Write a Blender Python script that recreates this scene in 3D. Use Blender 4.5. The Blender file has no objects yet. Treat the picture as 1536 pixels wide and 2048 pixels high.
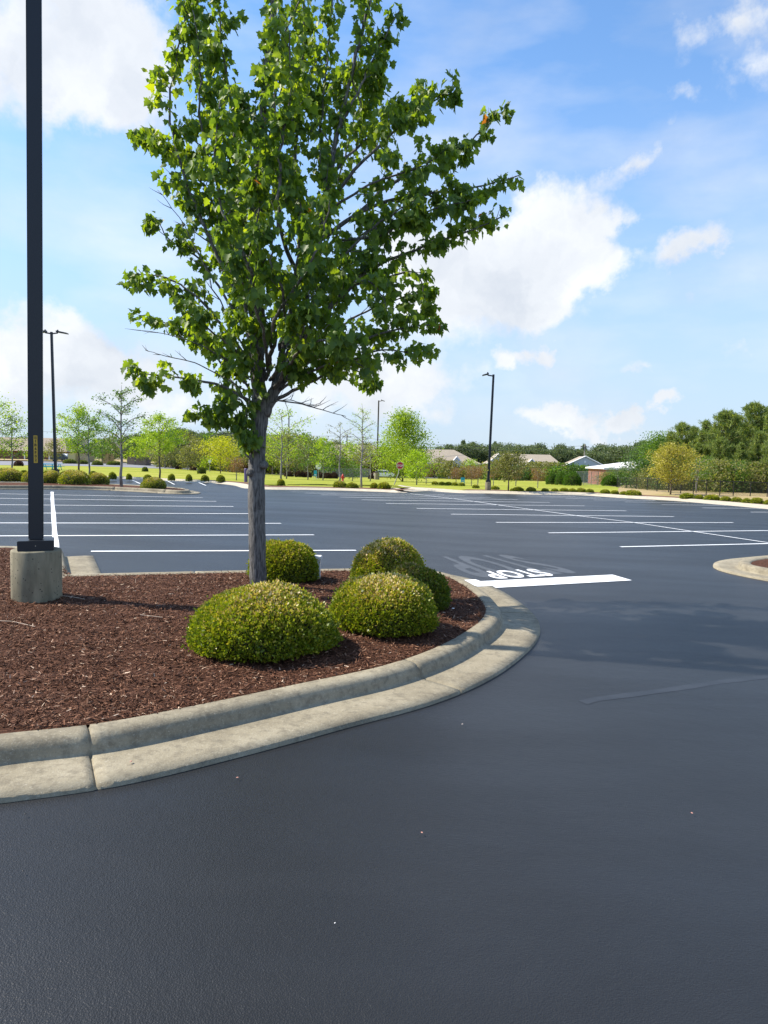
import bpy, bmesh, math, random
import numpy as np
from mathutils import Vector, Matrix
S = bpy.context.scene
COL = S.collection
rad = math.radians
# ------------------------------------------------------------ camera, sky, sun
PITCH, ROLL, FF, CZ = .075, .022, 1417., 2.2
cp_, sp_, cr_, sr_ = math.cos(PITCH), math.sin(PITCH), math.cos(ROLL), math.sin(ROLL)
U_ = Vector((0, sp_, cp_)); F_ = Vector((0, cp_, -sp_)); X_ = Vector((1, 0, 0))
R_ = X_*cr_ + U_*sr_; UP_ = -X_*sr_ + U_*cr_
cam = bpy.data.objects.new('camera', bpy.data.cameras.new('camera')); COL.objects.link(cam)
m = Matrix((R_, UP_, -F_)).transposed().to_4x4(); m.translation = (0, 0, CZ); cam.matrix_world = m
cam.data.sensor_fit = 'HORIZONTAL'; cam.data.sensor_width = 36; cam.data.lens = FF/1536*36
cam.data.clip_start = .05; cam.data.clip_end = 6000; S.camera = cam
S.view_settings.view_transform = 'Standard'; S.view_settings.look = 'None'
S.view_settings.exposure = 0.68; S.view_settings.gamma = 1
SUN_EL = rad(47); SH = Vector((1, -.11, 0)).normalized()      # direction shadows fall
sd = Vector((-SH.x*math.cos(SUN_EL), -SH.y*math.cos(SUN_EL), math.sin(SUN_EL)))
sun = bpy.data.objects.new('sun', bpy.data.lights.new('sun', 'SUN')); COL.objects.link(sun)
sun.data.energy = 5.0; sun.data.angle = rad(.55); sun.data.color = (1, .915, .78)
sun.rotation_euler = sd.to_track_quat('Z', 'Y').to_euler(); sun.location = sd*50
W = bpy.data.worlds.new('World'); S.world = W; W.use_nodes = True
nt = W.node_tree; N = nt.nodes; LK = nt.links; N.clear()
def nd(t, **k):
    n = N.new(t)
    for a, b in k.items(): setattr(n, a, b)
    return n
wo = nd('ShaderNodeOutputWorld'); bg = nd('ShaderNodeBackground'); bg.inputs[1].default_value = .135
sky = nd('ShaderNodeTexSky', sky_type='NISHITA', sun_disc=False); sky.sun_elevation = SUN_EL
sky.sun_rotation = math.atan2(sd.x, sd.y); sky.air_density = 1.0; sky.dust_density = .3; sky.ozone_density = 4.0
tc = nd('ShaderNodeTexCoord'); sep = nd('ShaderNodeSeparateXYZ'); LK.new(tc.outputs['Generated'], sep.inputs[0])
def mth(op, a, b=None, c=None, clamp=False):
    n = nd('ShaderNodeMath', operation=op); n.use_clamp = clamp
    for i, v in enumerate((a, b, c)):
        if v is None: continue
        if isinstance(v, (int, float)): n.inputs[i].default_value = v
        else: LK.new(v, n.inputs[i])
    return n.outputs[0]
az = mth('ARCTAN2', sep.outputs[0], sep.outputs[1]); el = mth('ARCSINE', sep.outputs[2])
ae = nd('ShaderNodeCombineXYZ'); LK.new(az, ae.inputs[0]); LK.new(el, ae.inputs[1])
def pxdir(px, py):
    u = (px-768)/FF; v = (1024-py)/FF
    return (F_ + R_*u + UP_*v)
def azel(px, py):
    d = pxdir(px, py).normalized(); return math.atan2(d.x, d.y), math.asin(d.z)
# warp the lookup for ragged edges
wn = nd('ShaderNodeTexNoise'); wn.inputs['Scale'].default_value = 9; wn.inputs['Detail'].default_value = 6; wn.inputs['Roughness'].default_value = .62
LK.new(ae.outputs[0], wn.inputs['Vector'])
wsub = nd('ShaderNodeVectorMath', operation='SUBTRACT'); LK.new(wn.outputs['Color'], wsub.inputs[0]); wsub.inputs[1].default_value = (.5, .5, .5)
wsc = nd('ShaderNodeVectorMath', operation='MULTIPLY'); LK.new(wsub.outputs[0], wsc.inputs[0]); wsc.inputs[1].default_value = (.17, .12, 0)
wad = nd('ShaderNodeVectorMath', operation='ADD'); LK.new(ae.outputs[0], wad.inputs[0]); LK.new(wsc.outputs[0], wad.inputs[1])
# cx, cy, half width, half height (pixels of the photograph -> directions), tilt, strength
CL = [(40, 60, 230, 180, 0, .95), (255, 110, 130, 170, 0, 1.0), (150, 30, 90, 60, 0, .3), (190, 190, 190, 60, 0, .35), (1090, 490, 170, 130, .3, 1.6), (980, 570, 220, 130, .2, 1.2), (800, 470, 90, 60, 0, .6), (850, 520, 160, 130, .2, .9),
      (1110, 620, 110, 60, 0, .7), (1240, 545, 60, 45, 0, .8), (1370, 505, 90, 40, .6, .95), (1265, 310, 100, 34, .35, .7), (1400, 195, 50, 24, -.3, .5),
      (1120, 830, 120, 38, .05, 1.5), (1255, 828, 50, 28, .1, 1.3), (1335, 805, 34, 22, .2, 1.1), (1195, 858, 30, 18, 0, 1.), (1085, 705, 60, 28, .1, 1.2), (1005, 725, 50, 28, 0, 1.1),
      (180, 690, 150, 80, -.2, 1.1), (60, 740, 190, 130, 0, .95), (330, 790, 190, 90, 0, .7), (820, 780, 190, 80, .1, .95), (700, 700, 220, 110, 0, .6), (1480, 20, 120, 60, .3, .65), (1530, 120, 70, 90, .6, .55),
      (1470, 700, 80, 26, .2, .4), (1290, 745, 60, 16, .05, .5), (1240, 450, 50, 20, .4, .45), (1400, 600, 70, 30, -.6, .35), (640, 800, 200, 60, 0, .5)]
tot = None
for (cx, cy, hw, hh, tilt, st) in CL:
    a0, e0 = azel(cx, cy)
    mp = nd('ShaderNodeMapping', vector_type='TEXTURE'); mp.inputs[1].default_value = (a0, e0, 0); mp.inputs[2].default_value = (0, 0, tilt)
    mp.inputs[3].default_value = (hw/FF*1.05, hh/FF*1.05, 1); LK.new(wad.outputs[0], mp.inputs[0])
    gr = nd('ShaderNodeTexGradient', gradient_type='SPHERICAL'); LK.new(mp.outputs[0], gr.inputs[0])
    v = mth('MULTIPLY', gr.outputs['Fac'], st)
    tot = v if tot is None else mth('ADD', tot, v)
fn = nd('ShaderNodeTexNoise'); fn.inputs['Scale'].default_value = 26; fn.inputs['Detail'].default_value = 8; fn.inputs['Roughness'].default_value = .6
LK.new(ae.outputs[0], fn.inputs['Vector'])
den = mth('ADD', mth('MINIMUM', tot, 1.25), mth('MULTIPLY', mth('SUBTRACT', fn.outputs['Fac'], .5), .95))
mr = nd('ShaderNodeMapRange', interpolation_type='SMOOTHSTEP'); LK.new(den, mr.inputs[0]); mr.inputs[1].default_value = .13; mr.inputs[2].default_value = .85
# thin veil of high cloud everywhere (stretched noise), stronger to the horizon
vm = nd('ShaderNodeMapping'); vm.inputs[3].default_value = (1.6, 4.5, 1); vm.inputs[2].default_value = (0, 0, .5); LK.new(ae.outputs[0], vm.inputs[0])
vn = nd('ShaderNodeTexNoise'); vn.inputs['Scale'].default_value = 2.2; vn.inputs['Detail'].default_value = 7; LK.new(vm.outputs[0], vn.inputs['Vector'])
vr = nd('ShaderNodeMapRange'); LK.new(vn.outputs['Fac'], vr.inputs[0]); vr.inputs[1].default_value = .42; vr.inputs[2].default_value = .72; vr.inputs[4].default_value = .52
hz = nd('ShaderNodeMapRange', interpolation_type='SMOOTHSTEP'); LK.new(el, hz.inputs[0]); hz.inputs[1].default_value = .52; hz.inputs[2].default_value = 0.0; hz.inputs[3].default_value = 0; hz.inputs[4].default_value = .88
fac = mth('MULTIPLY', mth('MAXIMUM', mr.outputs[0], vr.outputs[0]), .95)
# cloud brightness: grey bellies where the density is high and noisy
cb = nd('ShaderNodeTexNoise'); cb.inputs['Scale'].default_value = 7; cb.inputs['Detail'].default_value = 5; LK.new(wad.outputs[0], cb.inputs['Vector'])
cr2 = nd('ShaderNodeValToRGB'); LK.new(cb.outputs['Fac'], cr2.inputs[0])
cr2.color_ramp.elements[0].position = .3; cr2.color_ramp.elements[0].color = (3.3, 3.55, 3.95, 1)
cr2.color_ramp.elements[1].position = .62; cr2.color_ramp.elements[1].color = (4.85, 4.95, 5.05, 1)
tint = nd('ShaderNodeMix', data_type='RGBA', blend_type='MULTIPLY'); tint.inputs[0].default_value = 1
LK.new(sky.outputs[0], tint.inputs[6]); tint.inputs[7].default_value = (1.0, 1.17, 1.24, 1)
hm = nd('ShaderNodeMix', data_type='RGBA'); LK.new(hz.outputs[0], hm.inputs[0]); LK.new(tint.outputs[2], hm.inputs[6]); hm.inputs[7].default_value = (2.72, 3.3, 4.15, 1)
mx = nd('ShaderNodeMix', data_type='RGBA'); LK.new(fac, mx.inputs[0]); LK.new(hm.outputs[2], mx.inputs[6]); LK.new(cr2.outputs[0], mx.inputs[7])
LK.new(mx.outputs[2], bg.inputs[0]); LK.new(bg.outputs[0], wo.inputs[0])

# ------------------------------------------------------------ ground shape
def ss(t): t = max(0., min(1., t)); return t*t*(3-2*t)
FY = [0, 50, 65, 155, 400, 3000]; FZ = [-2.15, -2.38, -2.5, -4.3, -6.5, -12]
def Gc(x, y):
    n = -2.28926-.03367*x+.03093*y-2e-5*x*x+.00054*x*y-.00063*y*y
    if y < 38: 
        return n
    t = ss((y-38)/22); c = float(np.interp(y, FY, FZ)); w = ss((-x/y-.08)/.32); c = c*(1-w)-2.3*w
    return c if t >= 1 else n*(1-t)+c*t
def Gq(x, y):
    x = max(-60, min(60, x)); return Gc(x, max(y, -10))
def G(x, y): return (Gc(x, y) if y > 60 else Gq(x, y))+CZ
def hit(px, py, dz=0):
    d = pxdir(px, py); d = d/d.y; a = .5; y = .5; b = 2500.
    while y < 2500:
        if CZ+d.z*y < G(d.x*y, y)+dz: b = y; break
        a = y; y *= 1.02
    for _ in range(40):
        q = (a+b)/2
        if CZ+d.z*q < G(d.x*q, q)+dz: b = q
        else: a = q
    return Vector((d.x*b, b, CZ+d.z*b))
def P(px, py, Y):
    d = pxdir(px, py); d = d/d.y*Y; return Vector((d.x, Y, CZ+d.z))
def gx(px, Y, dz=0):
    "ground point at distance Y in the direction of column px"
    x = P(px, 930, Y).x; return Vector((x, Y, G(x, Y)+dz))

# ------------------------------------------------------------ object helpers
def tag(o, label=None, cat=None, group=None, kind=None):
    if label: o['label'] = label
    if cat: o['category'] = cat
    if group: o['group'] = group
    if kind: o['kind'] = kind
    return o
def empty(name, loc, rz=0, label=None, cat=None, group=None):
    o = bpy.data.objects.new(name, None); o.location = loc; o.rotation_euler = (0, 0, rz); COL.objects.link(o)
    o.empty_display_size = .2
    return tag(o, label, cat, group)
def link(name, me, mat, parent=None, smooth=False):
    o = bpy.data.objects.new(name, me); COL.objects.link(o)
    for q in (mat if isinstance(mat, (list, tuple)) else [mat]): me.materials.append(q)
    if smooth: me.polygons.foreach_set('use_smooth', [True]*len(me.polygons))
    if parent: o.parent = parent
    return o
def npmesh(name, V, loops, sizes, tint=None, matidx=None):
    V = np.asarray(V, np.float32).reshape(-1, 3); loops = np.asarray(loops, np.int32).ravel(); sizes = np.asarray(sizes, np.int32)
    me = bpy.data.meshes.new(name); me.vertices.add(len(V)); me.vertices.foreach_set('co', V.ravel())
    me.loops.add(len(loops)); me.loops.foreach_set('vertex_index', loops)
    me.polygons.add(len(sizes)); st = np.zeros(len(sizes), np.int32); st[1:] = np.cumsum(sizes)[:-1]
    me.polygons.foreach_set('loop_start', st); me.polygons.foreach_set('loop_total', sizes)
    if matidx is not None: me.polygons.foreach_set('material_index', np.asarray(matidx, np.int32))
    me.update(calc_edges=True)
    if tint is not None:
        a = me.attributes.new('tint', 'FLOAT', 'POINT'); a.data.foreach_set('value', np.asarray(tint, np.float32))
    return me
class MB:
    "collects simple solids into one mesh"
    def __init__(s): s.v = []; s.f = []; s.m = []
    def add(s, vs, fs, mi=0):
        n = len(s.v); s.v += [tuple(q) for q in vs]; s.f += [tuple(i+n for i in f) for f in fs]; s.m += [mi]*len(fs); return s
    def box(s, a, b, mi=0):
        x0, y0, z0 = a; x1, y1, z1 = b
        return s.add([(x0, y0, z0), (x1, y0, z0), (x1, y1, z0), (x0, y1, z0), (x0, y0, z1), (x1, y0, z1), (x1, y1, z1), (x0, y1, z1)],
                     [(3, 2, 1, 0), (4, 5, 6, 7), (0, 1, 5, 4), (1, 2, 6, 5), (2, 3, 7, 6), (3, 0, 4, 7)], mi)
    def tube(s, pts, rs, n=8, mi=0, cap=True, rot=0, wob=None):
        pts = [Vector(p) for p in pts]; rings = []
        if isinstance(rs, (int, float)): rs = [rs]*len(pts)
        ref = None
        for i, p in enumerate(pts):
            t = (pts[min(i+1, len(pts)-1)]-pts[max(i-1, 0)])
            t = t.normalized() if t.length > 1e-9 else Vector((0, 0, 1))
            if ref is None: ref = Vector((1, 0, 0)) if abs(t.z) > .7 else Vector((0, 0, 1))
            a = (ref-t*ref.dot(t)).normalized(); ref = a; b = t.cross(a)
            for k in range(n):
                th = 2*math.pi*k/n+rot; r = rs[i]*(1 if wob is None else 1+wob*math.sin(k*2.7+i*1.3)*math.cos(i*.8+k))
                s.v.append(tuple(p+a*math.cos(th)*r+b*math.sin(th)*r))
        base = len(s.v)-n*len(pts)
        for i in range(len(pts)-1):
            for k in range(n):
                a = base+i*n+k; b = base+i*n+(k+1) % n; s.f.append((a, b, b+n, a+n)); s.m.append(mi)
        if cap:
            s.f.append(tuple(base+k for k in range(n))[::-1]); s.f.append(tuple(base+(len(pts)-1)*n+k for k in range(n))); s.m += [mi, mi]
        return s
    def lathe(s, prof, n=24, c=(0, 0, 0), mi=0):
        base = len(s.v)
        for r, z in prof:
            for k in range(n):
                th = 2*math.pi*k/n; s.v.append((c[0]+r*math.cos(th), c[1]+r*math.sin(th), c[2]+z))
        for i in range(len(prof)-1):
            for k in range(n):
                a = base+i*n+k; b = base+i*n+(k+1) % n; s.f.append((a, b, b+n, a+n)); s.m.append(mi)
        s.f.append(tuple(base+k for k in range(n))[::-1]); s.f.append(tuple(base+(len(prof)-1)*n+k for k in range(n))); s.m += [mi, mi]
        return s
    def prism(s, poly, y0, y1, mi=0):
        "poly of (x,z) extruded along y"
        n = len(poly); vs = [(x, y0, z) for x, z in poly]+[(x, y1, z) for x, z in poly]
        fs = [tuple(range(n)), tuple(range(2*n-1, n-1, -1))]+[(i, i+n, (i+1) % n+n, (i+1) % n) for i in range(n)]
        return s.add(vs, fs, mi)
    def build(s, name, mat, parent=None, smooth=False, bevel=0):
        me = bpy.data.meshes.new(name); me.from_pydata(s.v, [], s.f); me.polygons.foreach_set('material_index', s.m)
        bm = bmesh.new(); bm.from_mesh(me); bmesh.ops.recalc_face_normals(bm, faces=bm.faces)
        if bevel: bmesh.ops.bevel(bm, geom=[e for e in bm.edges if len(e.link_faces) == 2 and e.calc_face_angle(0) > .5], offset=bevel, segments=2, affect='EDGES')
        bm.to_mesh(me); bm.free()
        return link(name, me, mat, parent, smooth)
def copy_tree(o, parent=None):
    c = o.copy(); COL.objects.link(c)
    if parent: c.parent = parent
    for ch in list(o.children): copy_tree(ch, c)
    return c

# ------------------------------------------------------------ materials
def newmat(name):
    mt = bpy.data.materials.new(name); mt.use_nodes = True; t = mt.node_tree; b = t.nodes['Principled BSDF']; return mt, t, b
def ramp(t, src, stops):
    r = t.nodes.new('ShaderNodeValToRGB'); e = r.color_ramp.elements
    e[0].position = stops[0][0]; e[0].color = (*stops[0][1], 1); e[1].position = stops[-1][0]; e[1].color = (*stops[-1][1], 1)
    for p, c in stops[1:-1]: q = e.new(p); q.color = (*c, 1)
    t.links.new(src, r.inputs[0]); return r.outputs[0]
def noise(t, scale, detail=4, rough=.55, vec=None, sc3=None):
    n = t.nodes.new('ShaderNodeTexNoise'); n.inputs['Scale'].default_value = scale; n.inputs['Detail'].default_value = detail; n.inputs['Roughness'].default_value = rough
    if vec is None:
        tcn = t.nodes.get('TC') or t.nodes.new('ShaderNodeTexCoord'); tcn.name = 'TC'; vec = tcn.outputs['Object']
    if sc3:
        mpn = t.nodes.new('ShaderNodeMapping'); mpn.inputs[3].default_value = sc3; t.links.new(vec, mpn.inputs[0]); vec = mpn.outputs[0]
    t.links.new(vec, n.inputs['Vector']); return n.outputs['Fac']
def bump(t, b, src, st=.3, dist=.02, prev=None):
    n = t.nodes.new('ShaderNodeBump'); n.inputs['Strength'].default_value = st; n.inputs['Distance'].default_value = dist
    t.links.new(src, n.inputs['Height'])
    if prev: t.links.new(prev, n.inputs['Normal'])
    t.links.new(n.outputs[0], b.inputs['Normal']); return n.outputs[0]
def mixc(t, fac, a, b, mode='MIX'):
    n = t.nodes.new('ShaderNodeMix'); n.data_type = 'RGBA'; n.blend_type = mode
    for i, v in ((0, fac), (6, a), (7, b)):
        if isinstance(v, (int, float)): n.inputs[i].default_value = v
        elif isinstance(v, tuple): n.inputs[i].default_value = (*v, 1)
        else: t.links.new(v, n.inputs[i])
    return n.outputs[2]
def maprange(t, src, a, b, c=0, d=1):
    n = t.nodes.new('ShaderNodeMapRange'); t.links.new(src, n.inputs[0])
    for i, v in enumerate((a, b, c, d)): n.inputs[i+1].default_value = v
    return n.outputs[0]
def simple(name, col, rough=.6, metal=0, var=.12, scale=6, bmp=0, spec=.5):
    mt, t, b = newmat(name); f = noise(t, scale, 5, .6)
    lo = tuple(c*(1-var) for c in col); hi = tuple(min(1, c*(1+var)) for c in col)
    t.links.new(ramp(t, f, [(.3, lo), (.7, hi)]), b.inputs['Base Color']); b.inputs['Roughness'].default_value = rough; b.inputs['Metallic'].default_value = metal
    b.inputs['Specular IOR Level'].default_value = spec
    if bmp: bump(t, b, noise(t, scale*6, 5), bmp, .01)
    return mt
def leafmat(name, stops, trans=.45, rough=.42, spec=.4, tcol=None):
    "leaves: colour by the leaf's own tint, part of the light passes through"
    mt, t, b = newmat(name); at = t.nodes.new('ShaderNodeAttribute'); at.attribute_name = 'tint'
    c = ramp(t, at.outputs['Fac'], stops); t.links.new(c, b.inputs['Base Color']); b.inputs['Roughness'].default_value = rough; b.inputs['Specular IOR Level'].default_value = spec
    tr = t.nodes.new('ShaderNodeBsdfTranslucent'); t.links.new(mixc(t, 1., c, tcol or (1.6, 1.7, .5), 'MULTIPLY'), tr.inputs[0])
    mxs = t.nodes.new('ShaderNodeMixShader'); mxs.inputs[0].default_value = trans; t.links.new(b.outputs[0], mxs.inputs[1]); t.links.new(tr.outputs[0], mxs.inputs[2])
    t.links.new(mxs.outputs[0], t.nodes['Material Output'].inputs[0]); return mt
def barkmat(name, c0, c1, sc=(14, 14, 3), bm_=.9, patch=None):
    mt, t, b = newmat(name); f = noise(t, 3, 7, .65, sc3=sc); col = ramp(t, f, [(.35, c0), (.62, c1)])
    if patch:
        g = noise(t, 2.3, 4, .6); col = mixc(t, maprange(t, g, .56, .68, 0, .8), col, patch)
    t.links.new(col, b.inputs['Base Color']); b.inputs['Roughness'].default_value = .85; bump(t, b, f, bm_, .02); return mt
# asphalt: fresh black sealcoat, faint broad sweeps and fine grain
M_ASPH, t, b = newmat('sealed_asphalt')
big = noise(t, .22, 5, .6); sweep = noise(t, .5, 5, .6, sc3=(.35, 1.6, 1)); fine = noise(t, 95, 3, .7); mid = noise(t, 9, 5, .6)
c = mixc(t, maprange(t, big, .3, .7), (.0118, .0126, .0140), (.0208, .0222, .0246))
c = mixc(t, maprange(t, sweep, .45, .75, 0, .5), c, (.023, .026, .031))
arc = noise(t, .9, 3, .5, sc3=(.35, 1.5, 1)); c = mixc(t, maprange(t, arc, .50, .75, 0, .22), c, (.031, .034, .039)); c = mixc(t, maprange(t, noise(t, 1.7, 6, .7), .62, .78, 0, .5), c, (.009, .010, .012))
c = mixc(t, maprange(t, mid, .62, .8, 0, .35), c, (.010, .012, .015)); c = mixc(t, maprange(t, fine, .64, .8, 0, .55), c, (.06, .065, .075))
t.links.new(c, b.inputs['Base Color'])
t.links.new(maprange(t, sweep, .3, .75, .46, .36), b.inputs['Roughness']); b.inputs['Specular IOR Level'].default_value = .36
vo = t.nodes.new('ShaderNodeTexVoronoi'); vo.inputs['Scale'].default_value = 130; t.links.new(t.nodes['TC'].outputs['Object'], vo.inputs['Vector'])
n1 = bump(t, b, vo.outputs['Distance'], .38, .005); n1 = bump(t, b, noise(t, 55, 4, .6), .22, .010, n1); bump(t, b, mid, .12, .03, n1)
M_CONC, t, b = newmat('kerb_concrete')
f1 = noise(t, 1.6, 6, .65); f2 = noise(t, 75, 3, .75); f3 = noise(t, 14, 5, .6)
c = ramp(t, f1, [(.3, (.165, .140, .095)), (.5, (.262, .228, .158)), (.72, (.35, .31, .225))])
c = mixc(t, maprange(t, f2, .60, .78, 0, .8), c, (.58, .54, .44)); c = mixc(t, maprange(t, f2, .42, .28, 0, .6), c, (.11, .09, .06)); c = mixc(t, maprange(t, f3, .48, .68, 0, .65), c, (.13, .112, .08)); c = mixc(t, maprange(t, noise(t, 34, 4, .7), .56, .75, 0, .6), c, (.42, .385, .30))
t.links.new(c, b.inputs['Base Color']); b.inputs['Roughness'].default_value = .9; n1 = bump(t, b, f2, .55, .008); bump(t, b, f3, .3, .01, n1)
M_CONCL = simple('pale_concrete', (.44, .39, .30), .9, var=.15, scale=3)
M_CYL, t, b = newmat('cast_concrete')
f1 = noise(t, 2.0, 6, .6, sc3=(3, 3, .8)); f2 = noise(t, 38, 3, .6)
c = ramp(t, f1, [(.3, (.12, .105, .070)), (.5, (.215, .19, .125)), (.7, (.32, .28, .19))])
vo = t.nodes.new('ShaderNodeTexVoronoi'); vo.inputs['Scale'].default_value = 26; t.links.new(t.nodes['TC'].outputs['Object'], vo.inputs['Vector'])
pits = maprange(t, vo.outputs['Distance'], .17, .25, 1, 0)
mm = t.nodes.new('ShaderNodeMath'); mm.operation = 'MULTIPLY'; t.links.new(pits, mm.inputs[0]); t.links.new(maprange(t, noise(t, 7, 3), .44, .52), mm.inputs[1])
c = mixc(t, mm.outputs[0], c, (.05, .045, .035)); t.links.new(c, b.inputs['Base Color']); b.inputs['Roughness'].default_value = .88
n1 = bump(t, b, f2, .25, .006); bump(t, b, mm.outputs[0], -.5, .01, n1)
M_MULCH, t, b = newmat('bark_mulch')
f1 = noise(t, 28, 6, .75, sc3=(1, 1.6, 1)); f2 = noise(t, 90, 3, .7); f3 = noise(t, 1.5, 3)
c = ramp(t, f1, [(.32, (.022, .009, .005)), (.5, (.105, .044, .025)), (.66, (.22, .11, .066))])
c = mixc(t, maprange(t, f2, .62, .8, 0, .6), c, (.30, .19, .14)); t.links.new(c, b.inputs['Base Color']); b.inputs['Roughness'].default_value = .9; b.inputs['Specular IOR Level'].default_value = .15
n1 = bump(t, b, f1, 1., .04); bump(t, b, f2, .8, .015, n1)
M_MULCHLIT = simple('sunlit_mulch', (.16, .085, .06), .9, var=.35, scale=4, spec=.1)  # same bark mulch, colour lightened to stand in for sunlit chip sides
M_CHIP, t, b = newmat('mulch_chips'); at = t.nodes.new('ShaderNodeAttribute'); at.attribute_name = 'tint'
t.links.new(ramp(t, at.outputs['Fac'], [(0, (.028, .011, .006)), (.35, (.112, .047, .026)), (.65, (.195, .090, .050)), (.88, (.33, .19, .12)), (1, (.60, .45, .33))]), b.inputs['Base Color']); b.inputs['Roughness'].default_value = .8; b.inputs['Specular IOR Level'].default_value = .2
M_GRASS, t, b = newmat('mown_grass')
f1 = noise(t, .12, 5, .6, sc3=(.5, 1.4, 1)); f2 = noise(t, 2.5, 6, .7)
c = ramp(t, f1, [(.3, (.20, .235, .025)), (.5, (.29, .31, .040)), (.7, (.39, .36, .075))])
c = mixc(t, maprange(t, f2, .45, .75, 0, .5), c, (.12, .17, .02)); t.links.new(c, b.inputs['Base Color']); b.inputs['Roughness'].default_value = .9; b.inputs['Specular IOR Level'].default_value = .1; bump(t, b, f2, .5, .1)
M_DRY, t, b = newmat('dry_verge')
f1 = noise(t, .35, 5, .65); f2 = noise(t, 3, 6, .7)
c = ramp(t, f1, [(.3, (.24, .22, .05)), (.5, (.36, .27, .12)), (.7, (.44, .31, .18))]); c = mixc(t, maprange(t, f2, .45, .7, 0, .4), c, (.20, .15, .06))
t.links.new(c, b.inputs['Base Color']); b.inputs['Roughness'].default_value = .95
M_FLOOR = simple('forest_floor', (.10, .085, .04), .95, var=.4, scale=.3)
M_ROAD = simple('worn_road', (.20, .20, .22), .85, var=.1, scale=.3)
M_PAINT, t, b = newmat('white_road_paint'); f1 = noise(t, 60, 4, .7); f2 = noise(t, 3, 5)
c = mixc(t, maprange(t, f2, .45, .75, 0, .45), (.80, .82, .84), (.55, .57, .60)); c = mixc(t, maprange(t, f1, .70, .82, 0, .6), c, (.3, .32, .34))
t.links.new(c, b.inputs['Base Color']); b.inputs['Roughness'].default_value = .6; bump(t, b, f1, .3, .005)
M_GHOST = simple('faded_paint', (.055, .059, .065), .40, var=.3, scale=8, spec=.36)
M_BLACK = simple('black_pole_paint', (.0055, .0085, .015), .42, var=.1, scale=3, spec=.5)
M_YEL = simple('yellow_plate', (.52, .34, .03), .5, scale=20)
M_INK = simple('black_ink', (.012, .012, .012), .5)
M_BARK = barkmat('maple_bark', (.028, .026, .025), (.20, .19, .178), sc=(15, 15, 2.2), bm_=1.0, patch=(.27, .265, .25))
M_BARKG = barkmat('grey_bark', (.10, .09, .08), (.33, .31, .28), sc=(6, 6, 1.5), bm_=.4)
M_BARKB = barkmat('brown_bark', (.05, .038, .028), (.16, .12, .085), sc=(6, 6, 1.5), bm_=.4)
M_LEAF = leafmat('maple_leaves', [(0, (.055, .108, .030)), (.45, (.112, .195, .038)), (.8, (.195, .285, .042)), (.955, (.27, .35, .035)), (.985, (.30, .20, .04)), (1, (.26, .10, .04))], .5, .46, .32, (2.4, 2.1, .40))
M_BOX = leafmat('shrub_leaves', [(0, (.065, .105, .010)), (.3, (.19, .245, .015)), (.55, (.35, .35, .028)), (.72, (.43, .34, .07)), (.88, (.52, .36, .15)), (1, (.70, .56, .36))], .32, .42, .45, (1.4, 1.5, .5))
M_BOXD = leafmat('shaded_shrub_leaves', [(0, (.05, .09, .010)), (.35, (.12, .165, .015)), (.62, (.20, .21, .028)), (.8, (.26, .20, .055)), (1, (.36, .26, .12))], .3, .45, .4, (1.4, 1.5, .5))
M_TWIGSHADE = simple('inner_twig_shade', (.030, .028, .012), .9, var=.4, scale=20)  # shade of the leaf gaps is put into this twig colour
def lm3(name, a, b_, c_, tr=.4): return leafmat(name, [(0, a), (.5, b_), (1, c_)], tr, .5, .3, (1.5, 1.6, .5))
L_YG = lm3('yellow_green_leaves', (.135, .230, .016), (.297, .419, .027), (.513, .567, .054))
L_MID = lm3('mid_green_leaves', (.041, .095, .016), (.101, .189, .027), (.230, .324, .047))
L_DK = lm3('dark_green_leaves', (.025, .055, .018), (.06, .115, .032), (.12, .19, .055))
L_OL = lm3('olive_leaves', (.09, .095, .035), (.19, .19, .065), (.30, .29, .11))
L_BR = lm3('reddish_leaves', (.121, .061, .034), (.230, .115, .061), (.338, .189, .095))
L_GOLD = lm3('golden_leaves', (.19, .18, .035), (.34, .30, .06), (.48, .42, .10))
L_YEL = lm3('yellow_leaves', (.22, .25, .01), (.42, .42, .02), (.58, .52, .04))
L_PINE = leafmat('pine_needles', [(0, (.075, .12, .04)), (.5, (.17, .235, .07)), (.8, (.29, .34, .10)), (1, (.42, .40, .16))], .5, .5, .3, (1.3, 1.3, .5))
L_OAK = lm3('willow_oak_leaves', (.12, .19, .02), (.26, .36, .035), (.42, .49, .07))
L_PUR = lm3('purple_leaves', (.04, .012, .02), (.09, .03, .04), (.14, .06, .06), .2)
L_BK = lm3('brown_hedge_leaves', (.03, .018, .012), (.07, .035, .025), (.16, .07, .045), .2)
L_FAR = lm3('far_forest_leaves', (.065, .095, .055), (.12, .16, .075), (.19, .22, .10), .3)

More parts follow.
